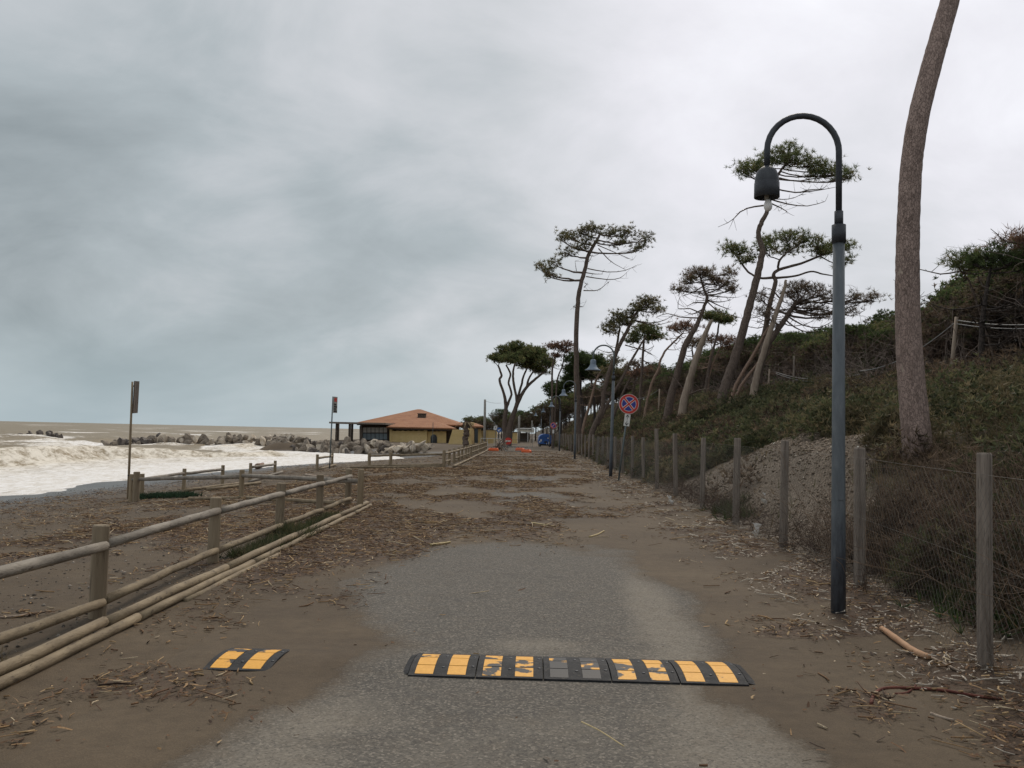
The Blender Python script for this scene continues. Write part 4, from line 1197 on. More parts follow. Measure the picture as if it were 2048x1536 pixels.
# direction signs by the pine
for (x, y, yb, lab, kind) in ((997, 860, 893, 'small round blue direction sign by the umbrella pine', 'blue'), (990, 856, 890, 'small white notice left of the round blue sign', 'white')):
    Y = 92
    q = at(x + .5, yb, Y); q.z = ground(q.x, Y)
    o = thing('direction_sign' if kind == 'blue' else 'notice_sign', lab, 'road sign', q, 0)
    zc = at(x, y, Y).z - q.z
    MB().tube([(0, .03, -.1), (0, .03, zc + .2)], .03, 8).build('pole', M['galv'], o)
    if kind == 'blue':
        disc(MB(), .27, -.02, th=.02).build('sign_disc', M['bin_blue'], o).location = (0, 0, zc)
        mb = MB(); strip(mb, (.14, zc + .1), (-.06, zc - .06), .07, -.026); strip(mb, (-.10, zc - .10), (.06, zc - .10), .06, -.0265); strip(mb, (-.10, zc - .10), (-.10, zc + .06), .06, -.027)
        mb.build('arrow', M['white_paint'], o)
    else:
        MB().box((-.16, -.02, zc - .22), (.16, 0, zc + .22)).build('plate', M['white_paint'], o)
        mb = MB(); strip(mb, (0, zc - .05), (0, zc + .15), .06, -.024); strip(mb, (.0, zc + .11), (.07, zc + .11), .07, -.0245)
        mb.build('mark', M['black_paint'], o)
# low white guard rail and post barrier left of the pine
a = at(962, 877, 98); b_ = at(1002, 877, 98)
gr = thing('guard_rail', 'thin white horizontal rail in front of the yellow garden wall', 'rail', (a.x, 98, ground(a.x, 98)))
for t in (0, .33, .66, 1):
    MB().tube([(t * (b_.x - a.x), 0, -.1), (t * (b_.x - a.x), 0, .85)], .025, 6).build('post', M['white_paint'], gr)
MB().tube([(0, 0, .85), (b_.x - a.x, 0, .85)], .03, 6).build('rail', M['white_paint'], gr)

# ================================================================== PINES
def tufts(centres, n_bl, length, width, colors, rs, up=.5, out=None):
    """needle tufts: n_bl narrow triangles round each centre -> V, F, C"""
    N = len(centres)
    d = rs.normal(size=(N, n_bl, 3))
    d /= np.linalg.norm(d, axis=2, keepdims=True)
    d[..., 2] += up
    if out is not None:
        d += out[:, None, :] * .5
    d /= np.linalg.norm(d, axis=2, keepdims=True)
    L = rs.uniform(.7, 1.25, (N, n_bl, 1)) * length
    sd_ = np.cross(d, rs.normal(size=d.shape)); sd_ /= np.linalg.norm(sd_, axis=2, keepdims=True) + 1e-9
    c = centres[:, None, :]
    W_ = width * rs.uniform(.7, 1.3, (N, n_bl, 1))
    V_ = np.stack([c + sd_ * W_ * .5 + d * L * .05, c - sd_ * W_ * .5 + d * L * .05, c + d * L], 2).reshape(-1, 3)
    F_ = np.arange(N * n_bl * 3).reshape(-1, 3)
    C_ = np.repeat(colors, n_bl * 3, 0)
    return V_, F_, C_
PAL = {
    'green': [(.124, .150, .058), (.156, .176, .068), (.098, .120, .049), (.195, .176, .078)],
    'olive': [(.169, .156, .072), (.130, .130, .062), (.208, .169, .091), (.111, .107, .055)],
    'deep': [(.066, .096, .036), (.084, .118, .043), (.102, .132, .048), (.054, .072, .031)],
    'dead': [(.213, .119, .077), (.163, .094, .065), (.250, .156, .106), (.125, .081, .062)],
    'brown': [(.176, .128, .092), (.135, .100, .076), (.203, .149, .101), (.162, .142, .081)],
}
def pine(label, Y, stems, blobs, bare=(), pal='green', dens=1.0, bark_m='bark', auto_bare=0, ab_rng=(.35, .85), name='pine_tree', group='storm-worn pines on the dune', spread=.55, tl=.24, bare_len=(.9, 2.2)):
    rs = np.random.default_rng(abs(hash(label)) % 1 + int(Y * 131 + stems[0][0][0]))
    rd = random.Random(int(Y * 17 + stems[0][0][0]))
    s_ = 1.0 / ppm(Y)
    b0 = at(stems[0][0][0], stems[0][0][1], Y)
    g = ground(b0.x, Y)
    root = thing(name, label, 'pine tree', (b0.x, Y, g), 0, group)
    ref = Vector((b0.x, Y, g))
    trunk = MB(); samples = []
    for si, st_ in enumerate(stems):
        pts = []
        dj = rd.uniform(-.4, .4) if si else 0
        for k, (x, y, wpx) in enumerate(st_):
            p_ = at(x, y, Y + dj * (k / max(1, len(st_) - 1)) * 2)
            pts.append((p_.x - ref.x, p_.y - ref.y, p_.z - ref.z, max(.012, wpx * s_ * .5)))
        if si == 0 or st_[0][1] > stems[0][0][1] - 12:
            a = np.array(pts[0]); b2 = np.array(pts[1])
            d = (a - b2); d = d / (abs(d[2]) + 1e-6)
            gz = ground(a[0] + ref.x, a[1] + ref.y) - ref.z
            if a[2] > gz - .3:
                k = a[2] - gz + .35
                pts.insert(0, (a[0] + d[0] * k * .6, a[1], a[2] - k, a[3] * 1.18))
        sp = smooth_path(pts, 5 if Y > 20 else 12)
        jt = .010 if Y > 20 else .0
        sp = [q + np.array([rs.normal() * jt, rs.normal() * jt, 0, 0]) for q in sp]
        trunk.tube([q[:3] for q in sp], [max(.01, q[3]) for q in sp], 9 if Y > 20 else 36, True, .05 if Y > 20 else .025, si)
        samples += [q for q in sp[2:]]
    trunk.build('trunk', M[bark_m], root, True)
    S = np.array(samples)
    # limbs to each foliage mass
    paths = []; rads = []
    cents = []; outs = []
    def add_path(a, m_, b_, r0, r1):
        t = np.linspace(0, 1, 7)[:, None]
        p_ = (1 - t) ** 2 * a + 2 * t * (1 - t) * m_ + t ** 2 * b_
        p_ += rs.normal(size=p_.shape) * .012 * np.linalg.norm(b_ - a) * np.sin(t * math.pi)
        paths.append(p_); rads.append(r0 + (r1 - r0) * t[:, 0])
        return p_
    zmin = min(b[1] for b in blobs) if blobs else 0
    for bl in blobs:
        cx, cy, rx, ry = bl[:4]
        q = at(cx, cy, Y) - ref
        rx_, rz_ = rx * s_, ry * s_
        dy = rd.uniform(-1, 1) * spread * max(rx_ * 1.6, 1.0)
        c = np.array([q.x, q.y + dy, q.z])
        dd = np.linalg.norm((S[:, :3] - c) * np.array([1, 1, 1.0]), axis=1) + 2.0 * np.maximum(0, S[:, 2] - c[2] + .3 * rz_)
        a = S[np.argmin(dd)]
        low = c - np.array([0, 0, rz_ * .5])
        lp = add_path(a[:3], a[:3] * .45 + low * .55 + np.array([0, 0, -.12 * np.linalg.norm(low - a[:3])]), low, min(a[3] * .6, .05 + .018 * np.linalg.norm(low - a[:3])), .03)
        ncl = int(np.clip(dens * 44 * (max(rx_, .5) * max(rz_, .4)) ** .9, 12, 170))
        dirs = rs.normal(size=(ncl, 3)); dirs /= np.linalg.norm(dirs, axis=1, keepdims=True)
        rad = rs.uniform(0, 1, (ncl, 1)) ** .45
        off = dirs * rad * np.array([rx_, max(rx_ * .85, .7), rz_])
        off[:, 2] = np.where(off[:, 2] < -.55 * rz_, off[:, 2] * .5, off[:, 2])
        pc = c + off
        for k in range(ncl):
            st0 = lp[rs.integers(3, 7)]
            add_path(st0, st0 * .5 + pc[k] * .5 + np.array([0, 0, -.10]), pc[k], .022, .008)
            nt_ = rs.integers(4, 7)
            cc = pc[k] + rs.normal(size=(nt_, 3)) * np.array([.21, .21, .11]) * (1 + .2 * s_ * 20)
            cents.append(cc); outs.append(np.repeat((dirs[k] * np.array([1, 1, .4]))[None], nt_, 0))
    # bare branches drawn one by one
    for br in bare:
        p_ = [np.array(at(x, y, Y + i * .25 * rd.uniform(-1, 1)) - ref) for i, (x, y) in enumerate(br)]
        sp = np.array(smooth_path(p_, 4))
        idx = np.linspace(0, len(sp) - 1, 7).round().astype(int)
        paths.append(sp[idx]); rads.append(np.linspace(.05, .012, 7))
        for k in range(rd.randint(5, 9)):
            i = rs.integers(2, 7); o_ = sp[idx][i]
            e = o_ + rs.normal(size=3) * np.array([.35, .3, .25])
            add_path(o_, (o_ + e) / 2 + np.array([0, 0, -.06]), e, .012, .005)
    # whorls of dead branches below the crown
    st_ = S[:len(S) if len(stems) == 1 else max(6, len(S) // len(stems))]
    for k in range(auto_bare):
        t = rd.uniform(*ab_rng)
        a = st_[int(t * (len(st_) - 1))]
        ang = rd.uniform(0, 6.28); L = rd.uniform(*bare_len) * (1.15 - .4 * t)
        e = a[:3] + np.array([math.cos(ang) * L, math.sin(ang) * L, rd.uniform(-.15, .35) * L])
        m_ = (a[:3] + e) / 2 + np.array([0, 0, -.28 * L])
        bp = add_path(a[:3], m_, e, .030, .010)
        for j in range(rd.randint(3, 7)):
            o_ = bp[rs.integers(2, 7)]
            e2 = o_ + rs.normal(size=3) * np.array([.30, .30, .16]) + np.array([0, 0, .16])
            add_path(o_, (o_ + e2) / 2 + np.array([0, 0, -.04]), e2, .012, .005)
    if paths and not blobs:
        for p_, r_ in zip(paths, rads):
            V, Fq = tubes_np(p_[None], np.array(r_)[None], 4)
            obj('branch', np_mesh('branch', V, Fq, smooth=True), root, M['bark'])
    elif paths:
        V, Fq = tubes_np(np.array(paths), np.array(rads), 4)
        obj('branches', np_mesh('branches', V, Fq, smooth=True), root, M[bark_m] if bark_m != 'dead_wood' else M['bark'])
    if cents:
        cents = np.concatenate(cents); outs = np.concatenate(outs)
        pc_ = np.array(PAL[pal])
        cols = pc_[rs.integers(0, len(pc_), len(cents))] * rs.uniform(.75, 1.25, (len(cents), 1))
        nb_ = 11
        wd = max(.022, .00062 * Y)
        if pal in ('dead', 'brown'): wd *= .8
        V, Fq, C_ = tufts(cents, nb_, tl, wd, cols, rs, .55, outs)
        obj('crown', np_mesh('crown', V, Fq, {'col': C_}), root, M['leaf'])
    return root

# nearest trunk on the right, its crown high above the picture
pine('thick flaking pine trunk rising out of the picture at the right', 14.6,
     [[(1838, 935, 58), (1830, 840, 54), (1821, 740, 50), (1816, 640, 47), (1815, 540, 45), (1817, 440, 43), (1823, 330, 41), (1838, 230, 40), (1862, 135, 39), (1883, 60, 38), (1904, -15, 36), (1930, -130, 33), (1950, -280, 30), (1965, -460, 26), (1985, -700, 18)]],
     [(1850, -560, 130, 50), (2080, -560, 130, 50), (1980, -700, 160, 60), (1940, -620, 120, 50), (2050, -680, 90, 45), (1860, -690, 100, 45)],
     [[(1955, -300), (1890, -330), (1820, -320)], [(1960, -380), (2040, -400), (2110, -390)]], 'olive', .8, 'bark_near', 0)
# tall pine over the road end
pine('tallest slender pine with flat ragged crown above the road end', 66,
     [[(1156, 880, 15), (1154, 775, 11.5), (1152.5, 681, 9.8), (1155, 615, 9.2), (1160, 576, 8.8), (1170, 539, 8), (1177, 510, 7.5), (1194, 480, 6), (1200, 468, 4)]],
     [(1087, 541, 19, 12), (1108, 527, 18, 10), (1135, 507, 18, 9), (1140, 466, 22, 11), (1120, 478, 10, 8), (1165, 462, 18, 12), (1187, 456, 20, 12), (1221, 466, 24, 12), (1255, 466, 22, 12), (1289, 478, 12, 12), (1240, 485, 25, 8), (1170, 480, 18, 10), (1275, 500, 14, 8), (1160, 495, 14, 7), (1100, 550, 8, 8)],
     [[(1175, 537), (1215, 544), (1250, 541), (1274, 530)], [(1172, 553), (1214, 559), (1240, 556), (1253, 545)], [(1167, 581), (1196, 580), (1218, 563)], [(1197, 497), (1222, 523), (1252, 540)], [(1172, 541), (1155, 545), (1150, 522)], [(1195, 490), (1230, 505), (1265, 520)], [(1168, 575), (1176, 566)], [(1153, 615), (1146, 613)], [(1158, 612), (1166, 614)], [(1170, 545), (1190, 548), (1206, 548)]],
     'olive', 1.0, 'bark', 6, (.72, .92))
# umbrella pine
pine('wide umbrella pine with forked twisting stems beside the restaurant', 100,
     [[(1014, 892, 19), (1017, 868, 17), (1021, 847, 12), (1030, 820, 9), (1037, 802, 8), (1053, 775, 6), (1072, 757, 5), (1092, 742, 3)],
      [(1014, 888, 14), (1009, 851, 9.5), (1012, 816, 8), (1008, 788, 5.5), (999, 761, 5), (1003, 751, 4.5), (997, 732, 3.5)],
      [(1012, 818, 6), (1019, 800, 5), (1023, 786, 4.5), (1017, 765, 4), (1021, 748, 4), (1012, 730, 3)],
      [(1032, 812, 6), (1033, 796, 5), (1028, 770, 5), (1026, 748, 4.5), (1030, 725, 3)],
      [(1034, 800, 5), (1043, 770, 4.5), (1047, 752, 4), (1058, 730, 3)],
      [(1053, 775, 5), (1058, 757, 4), (1070, 738, 3)]],
     [(1035, 706, 34, 16), (1000, 717, 21, 10), (1065, 708, 30, 16), (1090, 724, 17, 13), (1045, 696, 30, 10), (1060, 728, 26, 12), (1025, 722, 24, 10), (987, 717, 10, 6), (1012, 702, 15, 9), (1080, 738, 18, 9), (1050, 716, 30, 12), (1100, 728, 7, 7), (1078, 702, 16, 9), (1030, 695, 18, 9)],
     (), 'green', 1.7, 'bark', 0, spread=1.4, tl=.30)
pine('twin-stemmed leaning pine with layered crown behind the bell lamp', 62,
     [[(1185, 863, 11), (1205, 816, 10), (1209, 777, 9), (1233, 705, 8), (1253, 664, 7), (1267, 634, 5), (1280, 615, 3)],
      [(1196, 850, 6), (1213, 812, 6), (1242, 761, 6), (1262, 722, 5), (1277, 697, 4), (1292, 672, 3)],
      [(1226, 730, 6), (1234, 690, 5), (1240, 655, 4)]],
     [(1296, 606, 22, 9), (1275, 615, 25, 11), (1314, 617, 13, 10), (1258, 630, 24, 10), (1236, 634, 16, 10), (1223, 647, 12, 8), (1218, 660, 13, 7), (1250, 645, 18, 7)],
     [[(1268, 640), (1300, 646), (1330, 640), (1350, 628)], [(1262, 640), (1310, 650), (1345, 642)], [(1240, 700), (1215, 705), (1195, 698)], [(1250, 690), (1290, 700), (1308, 692)]], 'olive', 1.5, 'bark', 16, (.5, .95))
pine('small upright pine with dark round crown between the leaning pines', 70,
     [[(1280, 800, 6), (1282, 766, 5.5), (1284, 740, 5), (1287, 690, 4.5), (1290, 668, 3)]],
     [(1294, 662, 22, 11), (1315, 671, 16, 9), (1265, 679, 14, 6), (1282, 655, 18, 7), (1300, 676, 16, 6), (1268, 668, 12, 7)],
     [[(1286, 695), (1262, 700)], [(1286, 700), (1310, 712)], [(1285, 720), (1310, 735), (1322, 742)]], 'green', 1.8, 'bark', 10, (.45, .85))
pine('thin-crowned pine with many drooping bare branches', 52,
     [[(1344, 785, 15), (1350, 766, 14), (1370, 693, 12), (1392, 654, 9.5), (1401, 632, 8), (1409, 612, 6.5), (1414, 595, 6), (1409, 581, 5), (1402, 560, 4), (1399, 545, 3)]],
     [(1401, 546, 17, 6), (1423, 556, 14, 8), (1387, 551, 10, 7), (1450, 566, 13, 6), (1362, 577, 11, 5), (1375, 562, 9, 5), (1458, 546, 10, 6), (1412, 543, 12, 6), (1436, 560, 10, 6), (1466, 575, 7, 4)],
     [[(1398, 636), (1360, 634), (1335, 627), (1313, 634)], [(1403, 628), (1380, 617), (1356, 617), (1359, 596)], [(1411, 598), (1440, 612), (1458, 618)], [(1412, 590), (1445, 594), (1472, 595)], [(1410, 583), (1430, 578), (1455, 587)], [(1407, 572), (1385, 585), (1365, 592)], [(1414, 602), (1440, 604), (1462, 600)], [(1406, 618), (1385, 628), (1368, 622)], [(1404, 565), (1430, 570), (1466, 573)], [(1412, 606), (1390, 605), (1375, 612)], [(1411, 600), (1435, 622), (1450, 626)]], 'brown', 1.3, 'bark', 18, (.62, .97), bare_len=(.7, 1.7))
pine('pale barkless broken pine trunk leaning right on the dune', 49,
     [[(1368, 802, 15), (1375, 775, 14), (1388, 730, 13), (1401, 693, 12), (1414, 660, 9), (1424, 639, 6)]], [], [[(1372, 785), (1352, 760), (1342, 745)], [(1376, 790), (1400, 780), (1420, 778)]], 'green', 1, 'dead_wood', 0, name='broken_trunk', group='broken trunks on the dune')
pine('low green-topped pine half hidden behind the pale broken trunk', 66,
     [[(1412, 770, 6), (1424, 710, 5), (1434, 670, 4), (1438, 645, 3)]],
     [(1433, 631, 24, 7), (1452, 640, 15, 7), (1415, 632, 12, 6), (1440, 640, 20, 6)], [[(1430, 690), (1460, 680)]], 'green', 1.8, 'bark', 8, (.5, .9))
pine('big leaning pine whose high crown spreads behind the nearest lamp', 42,
     [[(1446, 790, 20), (1455, 760, 19), (1473, 705, 17.5), (1490, 645, 16), (1504, 594, 15), (1515, 550, 14), (1523, 515, 12.5), (1525, 499, 12), (1517, 470, 10), (1522, 448, 9.5), (1533, 426, 8.5), (1541, 395, 7), (1553, 355, 6), (1570, 330, 4)]],
     [(1501, 334, 20, 10), (1552, 306, 22, 13), (1577, 301, 26, 12), (1621, 326, 28, 13), (1596, 324, 28, 13), (1650, 333, 18, 12), (1697, 352, 13, 13), (1672, 342, 14, 10), (1511, 340, 18, 9), (1483, 348, 10, 5), (1535, 322, 18, 10), (1630, 345, 22, 8), (1575, 325, 22, 10)],
     [[(1553, 358), (1600, 362), (1640, 355), (1672, 360)], [(1546, 376), (1590, 385), (1640, 380), (1672, 374)], [(1540, 398), (1575, 408), (1615, 412), (1650, 403)], [(1535, 410), (1500, 415), (1480, 424), (1462, 442), (1436, 454)], [(1538, 405), (1560, 415), (1574, 423)], [(1600, 385), (1618, 380), (1645, 378)]], 'green', 1.4, 'bark', 3, (.85, .97))
pine('flat-crowned pine with long crooked limbs left of the nearest lamp', 47,
     [[(1516, 770, 14), (1526, 698, 12), (1536, 625, 10), (1546, 585, 9), (1551, 562, 8.5), (1547, 548, 7), (1562, 538, 6), (1602, 527, 5), (1640, 512, 4), (1665, 505, 2.5)],
      [(1548, 555, 6), (1520, 556, 4.5), (1500, 546, 4), (1486, 531, 4), (1474, 512, 2.5)],
      [(1556, 540, 5), (1560, 520, 4.5), (1580, 500, 3)],
      [(1552, 556, 5), (1590, 552, 4), (1622, 543, 3.5), (1645, 548, 3), (1668, 552, 2)]],
     [(1463, 497, 16, 7), (1479, 504, 20, 8), (1498, 515, 18, 8), (1540, 482, 15, 9), (1571, 472, 22, 10), (1602, 480, 26, 12), (1628, 492, 22, 10), (1577, 495, 28, 10), (1663, 496, 14, 8), (1691, 494, 9, 12), (1691, 521, 7, 5), (1520, 500, 14, 8), (1645, 505, 20, 7)],
     [[(1545, 600), (1515, 585), (1498, 580)], [(1640, 512), (1665, 525), (1690, 522)]], 'green', 1.5, 'bark', 14, (.25, .6))
pine('dying pine with fan of bare brown branches behind the lamp pole', 45,
     [[(1512, 766, 12), (1533, 698, 11), (1550, 668, 11), (1568, 641, 10), (1587, 613, 8), (1600, 600, 5)]],
     [(1590, 574, 22, 8), (1615, 573, 22, 10), (1640, 586, 20, 10), (1660, 600, 20, 7), (1713, 595, 17, 6), (1738, 600, 9, 6), (1704, 620, 18, 5), (1602, 600, 22, 9), (1577, 584, 16, 9), (1631, 615, 22, 7), (1526, 596, 18, 9), (1524, 626, 14, 8), (1650, 630, 18, 6)],
     [[(1580, 622), (1630, 632), (1665, 622), (1700, 615), (1740, 598)], [(1587, 613), (1620, 618), (1650, 608), (1663, 590)], [(1590, 607), (1615, 600), (1640, 578), (1645, 567)], [(1575, 632), (1605, 650), (1640, 655), (1668, 640)], [(1570, 638), (1590, 655), (1615, 664), (1640, 662)], [(1590, 606), (1600, 585), (1612, 568)], [(1584, 616), (1640, 618), (1700, 632), (1730, 620)], [(1588, 610), (1625, 604), (1655, 595), (1690, 604), (1715, 590)], [(1560, 655), (1540, 640), (1515, 645)]], 'brown', 1.2, 'bark', 26, (.5, 1.0), bare_len=(1.0, 2.4))
pine('pale bare snag standing before the dying brown pine', 44,
     [[(1509, 772, 14), (1514, 750, 12.5), (1527, 705, 11.5), (1541, 660, 10.5), (1555, 619, 9), (1565, 590, 7.5), (1572, 560, 5)]], [], [[(1562, 600), (1545, 580), (1528, 575)]], 'green', 1, 'dead_wood', 0, name='broken_trunk', group='broken trunks on the dune')
pine('upper of two slim trunks propped against the dying pine', 45.5, [[(1473, 769, 7), (1500, 722, 6.5), (1526, 675, 5.5), (1540, 650, 4)]], [], (), 'green', 1, 'bark_pink', 0, name='broken_trunk', group='broken trunks on the dune')
pine('lower of two slim trunks propped against the dying pine', 45, [[(1482, 772, 6), (1502, 745, 5.5), (1522, 717, 4.5), (1540, 690, 3)]], [], (), 'green', 1, 'bark_pink', 0, name='broken_trunk', group='broken trunks on the dune')
pine('thin curved pine with small rusty dead crown', 60, [[(1293, 808, 5), (1304, 766, 5), (1318, 737, 5), (1321, 720, 4.5), (1334, 698, 4), (1352, 680, 3.5), (1365, 667, 3)]],
     [(1360, 654, 16, 8), (1372, 650, 13, 7), (1348, 656, 9, 5), (1385, 660, 9, 6)], (), 'dead', 1.1, 'bark_pink', 7, (.7, 1.0))
pine('broken brown stump with rusty dead crown on the skyline', 68, [[(1417, 745, 7), (1420, 725, 6), (1424, 702, 4)], [(1424, 735, 3), (1436, 705, 3), (1446, 690, 2.5)]],
     [(1440, 683, 18, 7), (1424, 678, 12, 6), (1460, 682, 14, 8), (1452, 695, 12, 5)], (), 'dead', 1.0, 'bark_pink', 8, (.4, 1.0))
pine('slight pine with sparse crown left of the pale broken trunk', 66, [[(1386, 745, 4), (1387, 722, 3.5), (1384, 700, 3), (1386, 690, 2.5)]],
     [(1390, 682, 13, 6), (1402, 688, 9, 5), (1378, 690, 8, 4)], (), 'brown', 1.2, 'bark', 5, (.5, 1.0))
pine('dense dark pine behind the tallest trunk', 92,
     [[(1165, 868, 9), (1166, 820, 8), (1160, 780, 7), (1163, 745, 5)], [(1190, 862, 6), (1188, 800, 5), (1182, 760, 4)]],
     [(1154, 722, 26, 11), (1180, 718, 28, 10), (1145, 740, 18, 12), (1164, 748, 28, 14), (1195, 726, 20, 10), (1193, 752, 20, 10), (1138, 756, 12, 9), (1210, 735, 14, 9), (1180, 740, 22, 12)],
     (), 'deep', 2.4, 'bark_dark', 0, spread=1.2, tl=.34)
pine('lower dense pine to the left of the tallest trunk', 96,
     [[(1120, 872, 7), (1122, 830, 6), (1118, 800, 5), (1117, 780, 4)]],
     [(1115, 769, 20, 8), (1101, 778, 12, 7), (1125, 780, 20, 9), (1139, 768, 18, 8), (1108, 788, 12, 6)],
     (), 'deep', 2.2, 'bark_dark', 8, (.3, .8), spread=1.2, tl=.32)
pine('slender twin pine with rusty pink dead top', 90,
     [[(1105, 872, 5), (1105, 835, 4.5), (1104, 757, 4), (1107, 724, 3.5), (1117, 702, 2.5)], [(1108, 865, 4), (1112, 796, 3.5), (1115, 757, 3), (1125, 732, 3), (1128, 708, 2)]],
     [(1104, 692, 12, 5), (1119, 692, 14, 7), (1136, 690, 11, 7), (1131, 700, 13, 6), (1110, 712, 8, 5)], (), 'dead', 1.5, 'bark', 12, (.6, 1.0))
pine('leaning grey-limbed pine below the bell lamp shade', 78,
     [[(1222, 850, 6), (1240, 800, 5), (1262, 755, 4.5), (1280, 728, 3)]], [(1290, 738, 16, 7), (1270, 726, 14, 7), (1306, 742, 12, 5), (1255, 738, 14, 7)], (), 'brown', 1.3, 'bark', 14, (.4, 1.0))
pine('dark slanting pine with sparse top in front of the dense pine', 74,
     [[(1168, 850, 6), (1182, 800, 5), (1192, 762, 4.5), (1206, 738, 3)]], [(1212, 745, 18, 8), (1228, 722, 14, 7), (1240, 745, 14, 8), (1222, 760, 14, 7)], (), 'olive', 1.5, 'bark_pink', 10, (.4, 1.0))
pine('small dead-topped tree beside the small upright pine', 72,
     [[(1262, 800, 4), (1270, 765, 4), (1276, 735, 3)]], [(1284, 742, 16, 6), (1268, 748, 12, 6)], (), 'dead', .9, 'bark', 12, (.4, 1.0))

# ================================================================== WIND-CLIPPED FOREST
def forest_proto(seed, h, r, pal='deep', bl=.30, ncl=70):
    rs = np.random.default_rng(seed)
    tr = MB()
    lean = rs.normal(size=2) * .25
    sp = [np.array([lean[0] * t * t * 1.5 + .06 * math.sin(5 * t + seed), lean[1] * t * t, -.4 + (h * .85 + .4) * t]) for t in np.linspace(0, 1, 7)]
    tr.tube(sp, list(np.linspace(.13, .05, 7)), 6)
    tme = tr.mesh('trunk', True)
    paths = []; rads = []; cents = []; outs = []
    top = sp[-1]
    for k in range(ncl):
        a = rs.uniform(0, 6.28); q = rs.uniform(0, 1) ** .5
        p_ = np.array([lean[0] + math.cos(a) * q * r, lean[1] + math.sin(a) * q * r, h - (.38 * h) * q ** 2.4 * rs.uniform(.8, 1.05) + rs.uniform(-.2, .1) - 1.5 * rs.uniform(0, 1) ** 2.5])
        s0 = sp[rs.integers(3, 7)]
        t = np.linspace(0, 1, 5)[:, None]
        m_ = (s0 + p_) / 2 + np.array([0, 0, -.3])
        paths.append((1 - t) ** 2 * s0 + 2 * t * (1 - t) * m_ + t ** 2 * p_); rads.append(np.linspace(.03, .008, 5))
        n_ = rs.integers(5, 9)
        cents.append(p_ + rs.normal(size=(n_, 3)) * np.array([.26, .26, .12])); outs.append(np.tile([math.cos(a) * q * .6, math.sin(a) * q * .6, .3], (n_, 1)))
    for k in range(16):
        a = rs.uniform(0, 6.28); s0 = sp[rs.integers(1, 5)]
        e = s0 + np.array([math.cos(a), math.sin(a), .25 + rs.uniform(-.2, .5)]) * rs.uniform(.7, 1.8)
        t = np.linspace(0, 1, 5)[:, None]
        paths.append(s0 * (1 - t) + e * t + rs.normal(size=(5, 3)) * .05); rads.append(np.linspace(.02, .006, 5))
    V, Fq = tubes_np(np.array(paths), np.array(rads), 3)
    bme = np_mesh('branches', V, Fq)
    cents = np.concatenate(cents); outs = np.concatenate(outs)
    pc_ = np.array(PAL[pal])
    cols = pc_[rs.integers(0, len(pc_), len(cents))] * rs.uniform(.8, 1.3, (len(cents), 1))
    pb_ = np.array(PAL['brown'])
    dry = rs.random(len(cents)) < np.clip((.93 * h - cents[:, 2]) / (.18 * h), .05, .9)
    cols[dry] = pb_[rs.integers(0, len(pb_), dry.sum())] * rs.uniform(.5, 1.0, (dry.sum(), 1))
    V, Fq, C_ = tufts(cents, 12, bl * .72, .055, cols, rs, .5, outs)
    cme = np_mesh('crown', V, Fq, {'col': C_})
    return tme, bme, cme
protos = [forest_proto(s, 5.2 + .4 * (s % 3), 2.1 + .2 * (s % 2), 'deep' if s % 4 else 'green', ncl=170) for s in range(6)]
def forest_tree(X, Y, sc, label, group, k=None):
    tme, bme, cme = protos[random.randrange(6) if k is None else k]
    o = thing('forest_pine', label, 'pine tree', (X, Y, ground(X, Y)), random.uniform(0, 6.28), group)
    o.scale = (sc * random.uniform(.95, 1.2), sc * random.uniform(.95, 1.2), sc * random.uniform(.92, 1.06))
    obj('trunk', tme, o, M['bark_dark']); obj('branches', bme, o, M['bark']); obj('crown', cme, o, M['leaf'])
    return o
FL = 'low wind-clipped dark pine in the wood on top of the dune'
FG = 'wind-clipped pines of the dune wood'
nf = 0
for row, (xr, dy) in enumerate(((18.0, 2.6), (20.6, 2.8), (23.4, 3.2), (27, 4.0), (31.5, 5))):
    y = 12.0 + row * .9
    while y < 150:
        X = xr + random.uniform(-.7, .7) + float(bend(y)) + (y > 60) * 1.5 - .012 * max(0, y - 40) * 1.0
        px_ = 1065 + F_PX * X / y
        rt = float(np.interp(px_, [1200, 1300, 1500, 1600, 1700, 1850, 1900, 1950, 2048, 2200], [.45, .46, .455, .385, .35, .335, .345, .37, .40, .43]))
        sc_ = (rt * X + 1.6 - ground(X, y)) / 5.75
        forest_tree(X, y, min(1.15, max(.38, sc_)) * random.uniform(.88, 1.03), FL, FG); nf += 1
        y += dy * random.uniform(.8, 1.25) * (1 if y < 70 else 1.7)
for k in range(26):
    X = random.uniform(2.5, 22); Y = random.uniform(135, 210)
    forest_tree(X, Y, random.uniform(1.0, 1.35), 'distant dark pine in the wood beyond the end of the road', 'distant wood beyond the road end')
for k in range(16):
    X = -12 + 16 * k / 15 + random.uniform(-.6, .6); Y = random.uniform(165, 215)
    forest_tree(X, Y, random.uniform(.8, 1.1), 'distant dark pine in the wood beyond the end of the road', 'distant wood beyond the road end')
